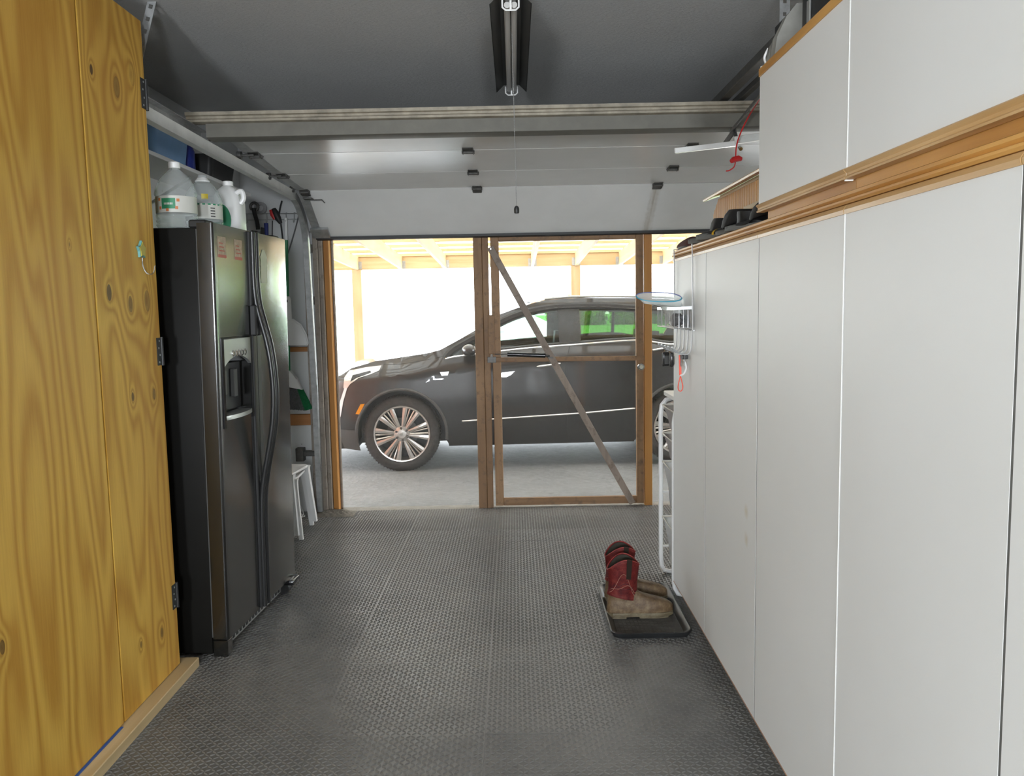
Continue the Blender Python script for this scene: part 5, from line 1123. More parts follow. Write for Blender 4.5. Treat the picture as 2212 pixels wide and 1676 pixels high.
# stacked white stools ----------------------------------------------
def stool(label, x, y, z, rz):
    t = thing('stool', label, 'stool', (x, y, z), (0, 0, rz), 'stacked white stools'); W0 = wm(t); h = 0.415; a = 0.165; b = 0.185
    m = MB(); m.loft([[W0 @ p for p in rrect(-a, a, -a, a, 0.05, h-0.016)], [W0 @ p for p in rrect(-a-0.004, a+0.004, -a-0.004, a+0.004, 0.05, h-0.008)], [W0 @ p for p in rrect(-a, a, -a, a, 0.05, h)], [W0 @ p for p in rrect(-a+0.06, a-0.06, -a+0.06, a-0.06, 0.05, h-0.007)]]); m.build('seat', MT['white_plastic'], t, smooth=60)
    for sx in (-1, 1):
        for sy in (-1, 1):
            top = Vector((sx*(a-0.018), sy*(a-0.018), h-0.008)); bot = Vector((sx*b, sy*b, 0.0)); m = MB(); rs = []
            for k, (f, w) in enumerate(((0, 0.026), (0.06, 0.020), (0.2, 0.017), (1.0, 0.0135))):
                c_ = top.lerp(bot, f); rs.append([W0 @ (c_+Vector((dx*w, dy*w, 0))) for dx, dy in ((-1, -1), (1, -1), (1, 1), (-1, 1))])
            m.loft(rs); m.build('leg', MT['white_plastic'], t)
    return t
stool('white moulded plastic stool standing on the floor behind the fridge', -1.647, 5.545, 0.004, R(3))
stool('white moulded plastic stool nested on top of the other one', -1.640, 5.540, 0.040, R(-5))
t = thing('cable_coil', 'loose white cable lying under the stools by the wall', 'cable', (-1.62, 5.95, 0.004))
MB().tube(catmull([(-1.75, 5.97, 0.008), (-1.66, 5.90, 0.008), (-1.58, 5.96, 0.012), (-1.64, 6.03, 0.012), (-1.70, 5.95, 0.016), (-1.62, 5.88, 0.012), (-1.60, 6.0, 0.02), (-1.66, 6.08, 0.10)], 6), 0.0035, 6).build('cable', MT['white_plastic'], t)
t = thing('dust_pile', 'heap of grey dust and leaf litter swept into the door corner', 'dust pile', (-1.37, 6.03, 0.002))
m = MB(); rn = random.Random(11)
m.grid(lambda u, v: Vector((-1.37+0.15*(2*u-1), 6.04+0.09*(2*v-1), 0.003+0.035*max(0, 1-(2*u-1)**2)*max(0, 1-(2*v-1)**2)*(0.6+0.5*math.sin(19*u+13*v)**2))), 20, 14)
for k in range(160):
    a, r_ = rn.uniform(0, 6.28), rn.random()**0.7; c_ = Vector((-1.37+0.14*r_*math.cos(a), 6.03+0.08*r_*math.sin(a), 0.006+0.03*(1-r_)))
    d_ = Vector((rn.uniform(-1, 1), rn.uniform(-1, 1), rn.uniform(-0.2, 0.4)))*0.012; e_ = Vector((rn.uniform(-1, 1), rn.uniform(-1, 1), 0.1))*0.006
    m.bm.faces.new([m.bm.verts.new(p) for p in (c_-d_, c_+e_, c_+d_, c_-e_)])
o = m.build('litter', plain('grey_dust', (0.20, 0.185, 0.16), 0.9, var=0.4, vscale=60), t); o['kind'] = 'stuff'
# ================================================================== carport outside
cpt = thing('carport', 'fresh pine carport with white corrugated roofing over the parked car', 'carport', (0.9, 9.2, GZ))
CY0, CY1 = YO+0.11, 12.0
def rz(y): return 2.092+0.042*(12.0-y)
for k in range(-7, 10):
    x = -0.355+0.632*k
    q = [(CY0, rz(CY0)), (CY1, rz(CY1)), (CY1, rz(CY1)+0.185), (CY0, rz(CY0)+0.185)]
    ra = yz_prism(MB(), q, x-0.019, x+0.019).build('rafter', MT['new_pine_y'], cpt)
    MB().box(x-0.024, x-0.0195, CY1-0.05, CY1-0.001, rz(CY1)+0.01, rz(CY1)+0.12).box(x+0.0195, x+0.024, CY1-0.05, CY1-0.001, rz(CY1)+0.01, rz(CY1)+0.12).box(x-0.06, x+0.06, CY1-0.004, CY1-0.001, rz(CY1)+0.01, rz(CY1)+0.12).build('joist_hanger', MT['steel'], ra)
MB().box(-5.6, 6.2, CY1, CY1+0.09, 2.098, 2.288, 0.003).build('beam', MT['new_pine_x'], cpt)
MB().box(-5.6, 6.2, CY0-0.035, CY0-0.001, rz(CY0), rz(CY0)+0.2, 0.003).build('ledger', MT['new_pine_x'], cpt)
for x in (-5.44, -2.27, 0.90, 4.07):
    MB().box(x-0.068, x+0.068, CY1-0.02, CY1+0.11, GZ+0.001, 2.097, 0.004).build('post', MT['new_pine_z'], cpt)
for k in range(11):
    y = CY0+0.08+0.555*k
    if y > CY1+0.25: break
    z = rz(y)+0.186
    MB().box(-5.7, 6.3, y-0.045, y+0.045, z, z+0.036).build('purlin', MT['new_pine_x'], cpt)
def roof_mat():
    t = NT('white_roof_sheet'); v = t.coord('Object'); n = t.noise(v, 3, 3)
    d = t.n('ShaderNodeBsdfDiffuse', {'Color': t.ramp(n, [(0.3, (0.80, 0.80, 0.78)), (0.7, (0.86, 0.86, 0.85))])}); tl = t.n('ShaderNodeBsdfTranslucent', {'Color': (0.80, 0.82, 0.80, 1)})
    mx = t.n('ShaderNodeMixShader', {0: 0.22, 1: d, 2: tl}); t.t.links.new(mx.outputs[0], t.out.inputs[0]); return t.m
MT['roof'] = roof_mat()
for pnl in range(13):
    xs = -5.72+0.925*pnl; m = MB(); pts = []
    for k in range(4):
        b = xs+0.23*k; pts += [(b, 0.0), (b+0.16, 0.0), (b+0.175, 0.024), (b+0.205, 0.024), (b+0.22, 0.0)]
    pts.append((xs+0.925, 0.0))
    ya, yb = CY0, CY1+0.35
    m.loft([[(x, y, rz(y)+0.2235+z) for x, z in pts] for y in (ya, yb)], False, False); m.build('roof_sheet', MT['roof'], cpt, smooth=0)

# far white farm building --------------------------------------------
MT['siding'] = plain('white_metal_siding', (0.80, 0.82, 0.82), 0.5, var=0.02)
MT['teal'] = plain('pale_teal_wainscot', (0.30, 0.42, 0.42), 0.5, var=0.08)
bl = thing('metal_building', 'long white metal building with pale teal wainscot across the yard', 'building', (-10.0, 47.0, GZ))
BY = 44.0
MB().box(-26, -3.7, BY, BY+12, GZ, 4.6).build('wall', MT['siding'], bl)
m = MB(); yz_prism(m, [(BY-0.4, 4.55), (BY+6, 6.6), (BY+12.4, 4.55), (BY+12.4, 4.75), (BY+6, 6.8), (BY-0.4, 4.75)], -26.3, -3.4); m.build('roof', MT['siding'], bl)
for (x0, x1, z0, z1) in ((-26, -5.2, GZ, 0.95), (-4.55, -3.7, 0.1, 0.98)):
    n = int((x1-x0)/0.3)
    for k in range(n):
        a = x0+(x1-x0)*k/n; MB().box(a+0.02, a+(x1-x0)/n-0.02, BY-0.05, BY-0.001, z0, z1, 0.01).build('wainscot_rib', MT['teal'], bl)
MB().box(-8.4, -6.6, BY-0.04, BY-0.001, GZ, 2.4, 0.01).build('roller_door', MT['siding'], bl)
# trees and shrubs ----------------------------------------------------
def leaf_mat(name, a, b):
    t = NT(name); n = t.noise(t.coord('Object'), 1.7, 4, 0.7); df = t.n('ShaderNodeBsdfDiffuse', {'Color': t.ramp(n, [(0.3, a), (0.7, b)])}); tl = t.n('ShaderNodeBsdfTranslucent', {'Color': (*b, 1)})
    mx = t.n('ShaderNodeMixShader', {0: 0.3, 1: df, 2: tl}); t.t.links.new(mx.outputs[0], t.out.inputs[0]); return t.m
MT['leaf'] = leaf_mat('broad_leaf_green', (0.10, 0.22, 0.015), (0.19, 0.38, 0.03)); MT['leaf2'] = leaf_mat('yellow_green_leaf', (0.22, 0.34, 0.012), (0.42, 0.60, 0.03))
MT['bark'] = plain('grey_brown_bark', (0.13, 0.10, 0.07), 0.9, var=0.3, bump=0.5, bscale=12)
def tree(name, label, x, y, h, w, mt, cat, seed, group, low=0.12):
    t = thing(name, label, cat, (x, y, GZ), group=group); rn = random.Random(seed)
    MB().tube([(x, y, GZ), (x+0.1, y, GZ+h*0.3), (x, y, GZ+h*0.75)], 0.2, 8, rads=[0.035*h, 0.028*h, 0.008*h]).build('trunk', MT['bark'], t)
    m = MB(); lumps = [(Vector((x+w*0.34*math.cos(a)*rn.uniform(0.3, 1), y+w*0.34*math.sin(a)*rn.uniform(0.3, 1), GZ+h*rn.uniform(low+0.14, 0.84))), w*rn.uniform(0.2, 0.34)) for a in [6.283*k/13 for k in range(13)]]
    for c_, r_ in lumps:
        for k in range(330):
            d = Vector((rn.gauss(0, 1), rn.gauss(0, 1), rn.gauss(0, 1))).normalized(); p = c_+d*r_*rn.uniform(0.72, 1.05)
            if p.z < GZ+h*low*0.5: continue
            u = Vector((rn.gauss(0, 1), rn.gauss(0, 1), rn.gauss(0, 1))).normalized(); v = d.cross(u).normalized(); s_ = w*rn.uniform(0.035, 0.065)
            m.bm.faces.new([m.bm.verts.new(q) for q in (p-u*s_, p+v*s_*0.6, p+u*s_, p-v*s_*0.6)])
    m.build('foliage', mt, t, smooth=0, kind='stuff')
for k, (x, y, h, w, mt) in enumerate(((15.5, 58, 9.5, 7.0, 'leaf2'), (21.5, 66, 11, 8.0, 'leaf2'), (28.5, 60, 8.5, 6.5, 'leaf'), (35.5, 66, 10, 7.5, 'leaf2'), (43, 61, 9, 7.5, 'leaf'), (51.5, 67, 11, 9, 'leaf2'), (66, 67, 11, 10, 'leaf'))):
    tree('broadleaf_tree', 'tree in the row beyond the lawn, ' + ['first, nearest the low shrubs', 'second from the low shrubs, yellow green', 'third from the low shrubs, darker', 'fourth from the low shrubs, wide yellow green crown', 'fifth from the low shrubs', 'sixth from the low shrubs, tall yellow green', 'last of the row, widest crown'][k], x, y, h, w, MT[mt], 'tree', 20+k, 'trees beyond the lawn')
for k, x in enumerate((3.8, 6.3, 8.9, 11.4)):
    tree('shrub', 'low dark green shrub at the end of the lawn, ' + ['first from the gravel', 'second from the gravel', 'third from the gravel', 'last before the trees'][k], x, 66+0.8*(k % 2), 2.0, 2.4, MT['leaf'], 'shrub', 40+k, 'shrubs beyond the lawn', 0.0)
# ================================================================== black SUV under the carport
PSI = R(2.2); CP0 = Vector((-1.160, 8.205, GZ)); CDIR = Vector((math.cos(PSI), math.sin(PSI), 0)); CIN = Vector((-math.sin(PSI), math.cos(PSI), 0)); HW = 0.935
car = thing('car', 'black five door SUV with chrome window trim parked under the carport', 'car', CP0+CDIR*1.43+CIN*HW)
def cw(s, tau, z):
    """car space to world: s metres behind the front axle, tau across (near side -), z above ground"""
    return CP0+CDIR*s+CIN*(HW+tau)+Vector((0, 0, z))
def cp(px, py, inset=0.0):
    d = CF*CAM_F+CR*(px-IW/2)-CU*(py-IH/2); P = CP0+CIN*inset; k = (P-CC).dot(CIN)/d.dot(CIN); q = CC+d*k-P
    return (q.dot(CDIR), q.z)
BELT = [(-1.0, 0.93), (0.0, 1.02), (0.45, 1.06), (1.2, 1.11), (2.2, 1.17), (3.4, 1.22)]
def tw(s, z):
    t = HW; zb = interp(s, BELT)
    t -= interp(z, [(0.15, 0.075), (0.35, 0.030), (0.5, 0.012), (0.75, 0.0), (0.95, 0.012), (1.3, 0.02)])
    if z > zb-0.06: t -= 0.025*min(1, (z-zb+0.06)/0.06)
    if z > zb: t -= (z-zb)*(0.42 if s > 0.35 else lerp(1.3, 0.42, min(1, max(0, s/0.35))))
    if s < -0.40: t -= 0.42*((-0.40-s)/0.55)**2
    if s > 3.25: t -= 0.30*((s-3.25)/0.6)**2
    return t
def cpi(px, py):
    s, z = cp(px, py)
    for _ in range(3): s, z = cp(px, py, HW-tw(s, z))
    return (s, z)
hood = [(-0.955, 0.72), (-0.93, 0.84)]+[cpi(*p) for p in ((740, 808), (759, 795), (811, 780), (870, 771), (922, 763), (950, 756))]
pill = [cpi(*p) for p in ((965, 748), (996, 731), (1027, 713), (1074, 681), (1112, 667), (1147, 656), (1176, 649), (1219, 645), (1253, 643.5), (1373, 643.5))]
ze = pill[-1][1]
roofr = [(2.75, ze-0.015), (3.05, ze-0.045), (3.35, ze-0.10)]
tail = [(3.55, 1.32), (3.66, 1.16), (3.74, 1.02), (3.80, 0.80), (3.80, 0.55), (3.74, 0.38)]
def arch(c, r, a0, a1, n=14): return [(c+r*math.cos(R(lerp(a0, a1, k/n))), 0.383+r*math.sin(R(lerp(a0, a1, k/n)))) for k in range(n+1)]
AR = 0.452; sill = 0.262
bottom = [(3.32, 0.30)]+arch(2.857, AR, -8, 188)+[(2.38, sill)]+[(1.4, sill-0.004), (0.48, sill-0.01)]+arch(0.0, AR, -8, 192)+[(-0.52, 0.235), (-0.90, 0.26)]
front = [(-0.955, 0.42)]
outer = hood+pill+roofr+tail+bottom+front
dlo_top = [cpi(*p) for p in ((962, 775), (980, 756), (1027, 729), (1076, 699), (1126, 678), (1183, 666), (1235, 662.5), (1308, 662), (1373, 666))]+[(2.75, ze-0.115), (3.05, ze-0.17), (3.16, ze-0.225)]
dlo_bot = [(3.05, 1.255), (2.75, 1.235)]+[cpi(*p) for p in ((1373, 735), (1235, 745), (1140, 752), (1000, 768))]
dlo = dlo_top+dlo_bot
def surf_mesh(loops, side, offset=0.0, step=0.11, m=None):
    """planar polygons with holes in (s, z), cut along a grid, then bent onto the body side"""
    b = bmesh.new(); es = []
    for lp in loops:
        vs = [b.verts.new((p[0], p[1], 0)) for p in lp]
        es += [b.edges.new((vs[i], vs[(i+1) % len(vs)])) for i in range(len(vs))]
    bmesh.ops.triangle_fill(b, use_beauty=True, use_dissolve=False, edges=es)
    ss = [v.co.x for v in b.verts]; zs = [v.co.y for v in b.verts]
    x = math.ceil(min(ss)/step)*step
    while x < max(ss):
        bmesh.ops.bisect_plane(b, geom=b.verts[:]+b.edges[:]+b.faces[:], plane_co=(x, 0, 0), plane_no=(1, 0, 0), dist=1e-5); x += step
    z = math.ceil(min(zs)/(step*0.6))*step*0.6
    while z < max(zs):
        bmesh.ops.bisect_plane(b, geom=b.verts[:]+b.edges[:]+b.faces[:], plane_co=(0, z, 0), plane_no=(0, 1, 0), dist=1e-5); z += step*0.6
    bmesh.ops.remove_doubles(b, verts=b.verts[:], dist=1e-5)
    for v in b.verts:
        s, z = v.co.x, v.co.y; v.co = cw(s, side*(tw(s, z)+offset), z)
    if m is None: m = MB()
    me = bpy.data.meshes.new('tmp'); b.to_mesh(me); b.free(); m.bm.from_mesh(me); bpy.data.meshes.remove(me); return m
def paint_mat():
    t = NT('black_car_paint'); v = t.coord('Object'); n = t.noise(v, 350, 2)
    return t.pbr(t.ramp(n, [(0.4, (0.0045, 0.0045, 0.005)), (0.8, (0.009, 0.009, 0.010))]), 0.35, 0.0, None, Coat_Weight=1.0, Coat_Roughness=0.02, Specular_IOR_Level=0.5)
MT['paint'] = paint_mat()
def tint_mat(name, col, refl=0.55):
    t = NT(name); tr = t.n('ShaderNodeBsdfTransparent', {'Color': (*col, 1)}); gl = t.n('ShaderNodeBsdfGlossy', {'Color': (0.9, 0.95, 0.95, 1), 'Roughness': 0.02}); fr_ = t.n('ShaderNodeFresnel', {'IOR': 1.5})
    nz = t.noise(t.coord('Object'), 2.0, 2); f = t.math('MULTIPLY', fr_, t.math('ADD', t.math('MULTIPLY', nz, 0.1), 0.95))
    mx = t.n('ShaderNodeMixShader', {0: f, 1: tr, 2: gl}); t.t.links.new(mx.outputs[0], t.out.inputs[0]); return t.m
MT['glass_front'] = tint_mat('light_green_tint_glass', (0.40, 0.50, 0.47)); MT['glass_rear'] = tint_mat('dark_privacy_glass', (0.24, 0.31, 0.22)); MT['glass_shield'] = tint_mat('windshield_glass', (0.75, 0.82, 0.78))
def top_strip(line, m, crown, nn=10, sx=0.0):
    rows = []
    for i, (s, z) in enumerate(line):
        t = tw(s, z); cr = crown(s); sb = sx if not callable(sx) else sx(s)
        rows.append([cw(s-sb*(1-u*u), u*t, z+cr*(1-u*u)) for u in [lerp(-1, 1, k/nn) for k in range(nn+1)]])
    vs = [[m.bm.verts.new(p) for p in r] for r in rows]
    for A, B in zip(vs, vs[1:]):
        for k in range(nn): m.bm.faces.new((A[k], A[k+1], B[k+1], B[k]))
    return m
m = MB(); surf_mesh([outer, dlo], -1, m=m); surf_mesh([outer, dlo], 1, m=m)
bulge = lambda s: interp(s, [(-0.96, 0.17), (-0.6, 0.05), (-0.2, 0.0)])
top_strip([(-0.90, 0.26), (-0.955, 0.42)]+hood+pill[:1], m, lambda s: interp(s, [(-0.9, 0.02), (-0.3, 0.03), (0.4, 0.02)]), sx=bulge)
irf = 5
top_strip(pill[irf:]+roofr, m, lambda s: 0.028)
top_strip(tail, m, lambda s: 0.0, sx=lambda s: -0.06)
body = m.build('body_shell', MT['paint'], car, smooth=40)
m = MB(); top_strip(pill[:irf+1], m, lambda s: interp(s, [(0.4, 0.02), (1.2, 0.02)]), sx=lambda s: 0.02); m.build('windshield', MT['glass_shield'], car)
m = MB(); top_strip([roofr[-1], (3.47, 1.45), tail[0]], m, lambda s: 0.02); m.build('rear_window', MT['glass_rear'], car)
# floor pan and wheel wells
m = MB()
for (s0, s1, h) in ((-0.85, -0.46, 0.42), (0.47, 2.38, 0.42), (3.34, 3.7, 0.45)):
    rr = [cw(s0, -0.84, 0.24), cw(s1, -0.84, 0.24), cw(s1, 0.84, 0.24), cw(s0, 0.84, 0.24)]; m.loft([rr, [p+Vector((0, 0, h-0.24)) for p in rr]])
rr = [cw(-0.47, -0.62, 0.26), cw(0.48, -0.62, 0.26), cw(0.48, 0.62, 0.26), cw(-0.47, 0.62, 0.26)]; m.loft([rr, [p+Vector((0, 0, 0.55)) for p in rr]])
rr = [cw(2.37, -0.62, 0.26), cw(3.35, -0.62, 0.26), cw(3.35, 0.62, 0.26), cw(2.37, 0.62, 0.26)]; m.loft([rr, [p+Vector((0, 0, 0.50)) for p in rr]])
m.build('underbody', MT['black_matte'], car)
for sc_ in (0.0, 2.857):
    for sd_ in (-1, 1):
        m = MB(); pts = arch(sc_, AR-0.004, -8, 188, 18)
        vs = [[m.bm.verts.new(cw(s, sd_*(tw(s, z)-q), z)) for s, z in pts] for q in (0.003, 0.15, 0.29)]
        for A, B in zip(vs, vs[1:]):
            for k in range(len(A)-1): m.bm.faces.new((A[k], A[k+1], B[k+1], B[k]))
        m.build('wheel_well', MT['black_matte'], car)
        m = MB(); m.tube([cw(s, sd_*(tw(s, z)-0.004), z) for s, z in arch(sc_, AR+0.006, -8, 188, 24)], 0.016, 8); m.build('arch_trim', MT['dark_grey'], car)
# glazing
def clip_between(xa, xb): 
    top = [(s, z-0.012) for s, z in dlo_top]; bot = [(s, z+0.012) for s, z in dlo_bot]
    tt = sorted(top); bb = sorted(bot+[dlo_top[0], (3.16, ze-0.24)])
    n = 10; ss = [lerp(xa, xb, k/n) for k in range(n+1)]
    return [(s, interp(s, tt)) for s in ss]+[(s, interp(s, bb)) for s in reversed(ss)]
sB0, sB1 = cpi(1207, 700)[0], cpi(1252, 700)[0]; sQ = cpi(1030, 745)[0]; sC = cpi(1376, 700)[0]
s0_ = dlo_top[0][0]+0.05
panes = ((s0_, sQ-0.008, 'glass_front'), (sQ+0.008, sB0, 'glass_front'), (sB1, sC-0.012, 'glass_rear'), (sC+0.012, 3.10, 'glass_rear'))
for sd_ in (-1, 1):
    for a, b, g in panes: surf_mesh([clip_between(a, b)], sd_, -0.012, 0.2).build('side_window', MT[g], car)
    for a, b in ((sQ-0.016, sQ+0.016), (sB0-0.004, sB1+0.004), (sC-0.02, sC+0.02)):
        surf_mesh([clip_between(a, b)], sd_, -0.006, 0.2).build('pillar_cover', MT['black_gloss'], car)
    m = MB(); m.tube([cw(s, sd_*(tw(s, z)+0.002), z) for s, z in catmull([(s, z, 0) for s, z in dlo_top], 4) for s, z in [(s, z)]] if False else [cw(p.x, sd_*(tw(p.x, p.y)+0.002), p.y) for p in catmull([(s, z, 0) for s, z in dlo_top+[dlo_bot[0]]], 4)], 0.011, 6)
    m.build('window_trim', MT['chrome'], car)
    m = MB(); m.tube([cw(p.x, sd_*(tw(p.x, p.y)+0.002), p.y) for p in catmull([(s, z, 0) for s, z in dlo_bot+[dlo_top[0]]], 4)], 0.011, 6); m.build('window_trim', MT['chrome'], car)
    # inner black frame band round the glass
    m = MB(); m.tube([cw(p.x, sd_*(tw(p.x, p.y)-0.03), p.y) for p in catmull([(s, z, 0) for s, z in dlo_top], 3)], 0.045, 8); m.tube([cw(p.x, sd_*(tw(p.x, p.y)-0.03), p.y+0.0) for p in catmull([(s, z, 0) for s, z in dlo_bot], 3)], 0.035, 8); m.build('door_frame', MT['black_matte'], car)
    # roof rail
    rl = [(s, z+0.015) for s, z in pill[irf+1:]+roofr[:2]]
    m = MB(); m.tube([cw(p.x, sd_*(tw(p.x, p.y)-0.015), p.y) for p in catmull([(s, z, 0) for s, z in rl], 4)], 0.013, 8); m.build('roof_rail', MT['silver'], car)
    # bright strip low on the doors
    st = [cp(998, 910), cp(1130, 901), cp(1250, 893), cp(1372, 882), (2.36, cp(1372, 882)[1]+0.01)]
    m = MB(); m.tube([cw(s, sd_*(tw(s, z)+0.001), z) for s, z in st], 0.009, 6); m.build('door_strip', MT['chrome'], car)
    # shut lines
    lines = [[cp(1035, 700), cp(1029, 760), cp(1027, 800), cp(1030, 900), cp(1034, 945)], [cp(1236, 740), cp(1224, 780), cp(1220, 830), cp(1224, 900), cp(1226, 950)], [(2.42, 1.16), (2.40, 0.98), (2.36, 0.86)], [cp(826, 790), cp(880, 786), cp(960, 770)]]
    for ln in lines:
        if ln is lines[0]: ln = ln[1:]
        m = MB(); m.tube([cw(p.x, sd_*(tw(p.x, p.y)-0.0015), p.y) for p in catmull([(s, z, 0) for s, z in ln], 4)], 0.0035, 5); m.build('shut_line', MT['black_matte'], car)
    # handles
    for a, b in (((1160, 792), (1211, 785)), ((1409, 757), (1442, 751))):
        s0, z0 = cp(*a); s1, z1 = cp(*b)
        m = MB(); m.tube([cw(lerp(s0, s1, u), sd_*(tw(s0, z0)+0.02*math.sin(math.pi*u)**0.5+0.002), lerp(z0, z1, u)) for u in [k/10 for k in range(11)]], 0.012, 8, rads=[0.006]+[0.013]*9+[0.006]); m.build('door_handle', MT['chrome'], car)
    # head lamp, running light, marker, mirror
    hl = [cpi(*p) for p in ((755, 800), (790, 793), (824, 789), (819, 800), (800, 808), (775, 816), (756, 830), (748, 842), (742, 838), (744, 815))]
    o_ = surf_mesh([hl], sd_, 0.004, 0.06).build('headlight', plain('bright_lamp_glass', (0.72, 0.73, 0.72), 0.12, 0.5, var=0.05), car)
    hl2 = [cpi(*p) for p in ((762, 810), (800, 800), (802, 804), (770, 816), (757, 824))]
    surf_mesh([hl2], sd_, 0.007, 0.06).build('lamp_inner', MT['black_gloss'], o_)
    dr = [cpi(*p) for p in ((744, 838), (750, 838), (742, 866), (736, 900), (731, 900), (735, 866))]
    surf_mesh([dr], sd_, 0.005, 0.05).build('running_light', plain('pale_running_light', (0.80, 0.80, 0.80), 0.2), car)
    mk = [cpi(*p) for p in ((768, 894), (779, 873), (788, 872), (776, 895))]
    surf_mesh([mk], sd_, 0.006, 0.05).build('side_marker', plain('amber_lens', (0.85, 0.33, 0.01), 0.25), car)
    lb = [cp(724, 930), cp(765, 930), cp(772, 952), cp(778, 975), cp(764, 974), cp(724, 968)]
    surf_mesh([lb], sd_, 0.010, 0.06).build('lower_bumper', MT['dark_grey'], car)
    sm, zm = cp(1018, 762); t0 = tw(sm, zm)
    m = MB(); m.ico((0, 0, 0), 1, 3)
    for v in m.bm.verts:
        c_ = v.co.copy(); v.co = cw(sm-0.02+c_.x*0.075, sd_*(t0+0.13+c_.y*0.11*1.0), zm+0.030+c_.z*0.058*(1-0.25*c_.y*sd_))
    mi = m.build('mirror', MT['paint'], car, smooth=70)
    m = MB(); m.tube([cw(sm, sd_*(t0-0.01), zm-0.02), cw(sm-0.01, sd_*(t0+0.08), zm-0.005)], 0.022, 8); m.build('mirror_arm', MT['silver'], mi)
    bd = [cp(*p) for p in ((950, 804), (970, 802.5), (967, 811), (954, 812))]
    bo = surf_mesh([bd], sd_, 0.004, 0.3).build('fender_badge', MT['chrome'], car)
    sI = [(lerp(s, sum(q[0] for q in bd)/4, 0.35), lerp(z, sum(q[1] for q in bd)/4, 0.35)) for s, z in bd]
    surf_mesh([sI], sd_, 0.006, 0.3).build('badge_field', MT['black_gloss'], bo)
    bs = [cp(953, 806.5), cp(967, 805.5)]; m = MB(); m.tube([cw(s, sd_*(tw(s, z)+0.007), z) for s, z in bs], 0.002, 5); m.build('badge_bar', MT['chrome'], bo)
# grille and front chrome
m = MB(); m.loft([[cw(-0.955-0.17*(1-u*u), u*0.5, z) for u in [lerp(-1, 1, k/8) for k in range(9)]] for z in (0.46, 0.80)], False, False); m.solidify(0.02); m.build('grille', MT['chrome'], car)
# cabin
seatm = plain('black_seat_leather', (0.02, 0.02, 0.02), 0.55)
def seat(s, tau, w):
    m = MB(); Mc = lambda s0, s1, t0, t1, z0, z1: m.loft([[cw(s0, t0, z0), cw(s1, t0, z0), cw(s1, t1, z0), cw(s0, t1, z0)], [cw(s0+0.0, t0, z1), cw(s1, t0, z1), cw(s1, t1, z1), cw(s0, t1, z1)]])
    Mc(s-0.25, s+0.25, tau-w, tau+w, 0.43, 0.68)
    m.loft([[cw(s+0.18, tau-w, 0.66), cw(s+0.32, tau-w, 0.66), cw(s+0.32, tau+w, 0.66), cw(s+0.18, tau+w, 0.66)], [cw(s+0.34, tau-w*0.8, 1.16), cw(s+0.43, tau-w*0.8, 1.16), cw(s+0.43, tau+w*0.8, 1.16), cw(s+0.34, tau+w*0.8, 1.16)]])
    sb = m.build('seat', seatm, car)
    for tt in ((tau,) if w < 0.4 else (tau-0.42, tau+0.42)):
        m = MB(); m.loft([[cw(s+0.36, tt-0.11, 1.19), cw(s+0.45, tt-0.11, 1.19), cw(s+0.45, tt+0.11, 1.19), cw(s+0.36, tt+0.11, 1.19)], [cw(s+0.38, tt-0.10, 1.36), cw(s+0.46, tt-0.10, 1.36), cw(s+0.46, tt+0.10, 1.36), cw(s+0.38, tt+0.10, 1.36)]]); m.tube([cw(s+0.40, tt, 1.14), cw(s+0.40, tt, 1.20)], 0.01, 6); m.build('headrest', seatm, sb)
seat(1.30, -0.40, 0.24); seat(1.30, 0.40, 0.24); seat(2.25, 0.0, 0.62)
m = MB(); m.loft([[cw(0.55, -0.78, 0.5), cw(0.95, -0.78, 0.5), cw(0.95, 0.78, 0.5), cw(0.55, 0.78, 0.5)], [cw(0.55, -0.78, 1.0), cw(0.90, -0.78, 0.99), cw(0.90, 0.78, 0.99), cw(0.55, 0.78, 1.0)]]); m.build('dashboard', MT['black_matte'], car)
m = MB(); m.tube([cw(1.02+0.05*math.sin(a), -0.40+0.18*math.cos(a), 0.95+0.17*math.sin(a)) for a in [2*math.pi*k/20 for k in range(20)]], 0.014, 6, True); m.build('steering_wheel', MT['black_matte'], car)
m = MB()
for sd_ in (-1, 1):
    lo = [(0.55, 0.45), (2.4, 0.45), (2.4, 1.10), (1.2, 1.05), (0.55, 1.0)]; surf_mesh([lo], sd_, -0.06, 0.3, m)
m.build('inner_door_panel', MT['black_matte'], car)
m = MB(); top_strip([(s+0.04, z-0.045) for s, z in pill[irf+1:]+roofr], m, lambda s: 0.02); m.build('headliner', MT['black_matte'], car)
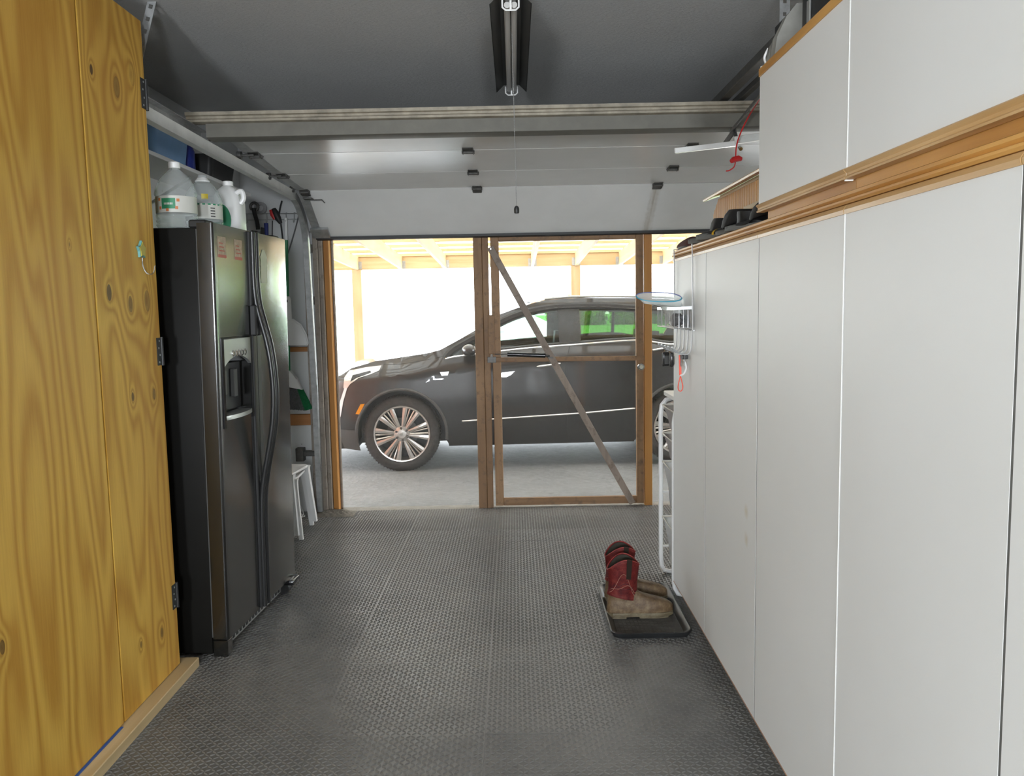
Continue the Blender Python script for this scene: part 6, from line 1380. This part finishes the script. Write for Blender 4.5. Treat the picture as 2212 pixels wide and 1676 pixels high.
# wheels --------------------------------------------------------------
def alloy_mat():
    t = NT('polished_alloy'); n = t.noise(t.coord('Object'), 12, 3)
    return t.pbr(t.ramp(n, [(0.3, (0.50, 0.48, 0.45)), (0.7, (0.64, 0.62, 0.58))]), 0.28, 0.85)
MT['alloy'] = alloy_mat()
def tyre_mat():
    t = NT('tyre_rubber'); v = t.coord('Object'); n = t.noise(v, 30, 4)
    return t.pbr(t.ramp(n, [(0.3, (0.030, 0.030, 0.029)), (0.7, (0.055, 0.054, 0.051))]), 0.75, 0, t.bump(n, 0.2, 0.002))
MT['tyre'] = tyre_mat()
RW = 0.388
def wheel(s, sd_):
    c_ = cw(s, sd_*(HW-0.035), RW-0.004); ax = CIN*sd_; X = CDIR; Zv = ax.cross(X)
    M = Matrix(((X.x, Zv.x, ax.x, c_.x), (X.y, Zv.y, ax.y, c_.y), (X.z, Zv.z, ax.z, c_.z), (0, 0, 0, 1)))
    m = MB(); m.lathe([(0.285, -0.03), (0.288, -0.004), (0.300, 0.004), (0.335, 0.006), (0.362, -0.006), (0.380, -0.026), (RW, -0.045), (RW, -0.19), (0.375, -0.215), (0.33, -0.235), (0.285, -0.225)], 64, M, False)
    ty = m.build('wheel', MT['tyre'], car, smooth=40)
    m = MB()
    for k in range(72):
        a = 2*math.pi*k/72
        for zz in (-0.05, -0.185):
            m.box(-0.006, 0.006, -0.004, 0.004, -0.02, 0.02, 0, M @ Matrix.Rotation(a, 4, 'Z') @ Matrix.Translation((RW-0.001, 0, zz)))
    m.build('tread_blocks', MT['tyre'], ty, kind='stuff')
    m = MB(); m.lathe([(0.262, -0.21), (0.268, -0.12), (0.262, -0.05), (0.264, -0.012), (0.272, 0.002), (0.284, 0.004), (0.290, -0.004), (0.288, -0.02), (0.27, -0.20)], 64, M, False); m.build('rim', MT['alloy'], ty, smooth=40)
    m = MB(); m.lathe([(0.02, -0.10), (0.16, -0.10), (0.16, -0.085), (0.02, -0.085)], 40, M); m.build('brake_disc', MT['steel_dark'], ty)
    m = MB(); m.lathe([(0.0, -0.2), (0.262, -0.2), (0.262, -0.195), (0.0, -0.195)][0:4], 40, M, False); m.build('wheel_back', MT['black_matte'], ty)
    for g in range(6):
        for da0, da1, w0, w1, zt in ((-9, -15, 0.013, 0.026, 0.0), (-3.0, -5.0, 0.006, 0.008, -0.008), (3.0, 5.0, 0.006, 0.008, -0.008), (9, 15, 0.013, 0.026, 0.0)):
            A0 = R(60*g+6); p0 = Vector((0.062*math.cos(A0+R(da0*1.9)), 0.062*math.sin(A0+R(da0*1.9)), -0.006+zt)); p1 = Vector((0.272*math.cos(A0+R(da1)), 0.272*math.sin(A0+R(da1)), -0.004+zt)); pm = p0.lerp(p1, 0.55)+Vector((0, 0, 0.006))
            d = (p1-p0).normalized(); n_ = Vector((-d.y, d.x, 0)).normalized(); m = MB(); rs = []
            for p, w in ((p0, w0), (pm, lerp(w0, w1, 0.5)), (p1, w1)):
                rs.append([M @ q for q in (p-n_*w-Vector((0, 0, 0.025)), p-n_*w*0.95, p-n_*w*0.1+Vector((0, 0, 0.005)), p+n_*w*0.95, p+n_*w-Vector((0, 0, 0.025)))])
            m.loft(rs); m.build('spoke', MT['alloy'], ty, smooth=0)
        a = R(60*g+36); m = MB(); m.lathe([(0.012, 0.0), (0.012, 0.010), (0.009, 0.014)], 6, M @ Matrix.Translation((0.062*math.cos(a), 0.062*math.sin(a), 0.0))); m.build('lug_nut', MT['dark_grey'], ty)
    m = MB(); m.lathe([(0.082, -0.03), (0.080, -0.006), (0.072, 0.0), (0.050, 0.001), (0.044, 0.006), (0.042, 0.010), (0.0, 0.012)], 32, M, False); m.build('hub_cap', MT['alloy'], ty, smooth=40)
    m = MB(); m.prism([(-0.022, 0.012), (0.022, 0.012), (0.014, -0.010), (0.0, -0.014), (-0.014, -0.010)], 0.002, M @ Matrix.Translation((0, 0, 0.012)) @ Matrix.Rotation(R(20), 4, 'Z')); m.build('hub_emblem', MT['chrome'], ty)
for s in (0.0, 2.857):
    for sd_ in (-1, 1): wheel(s, sd_)
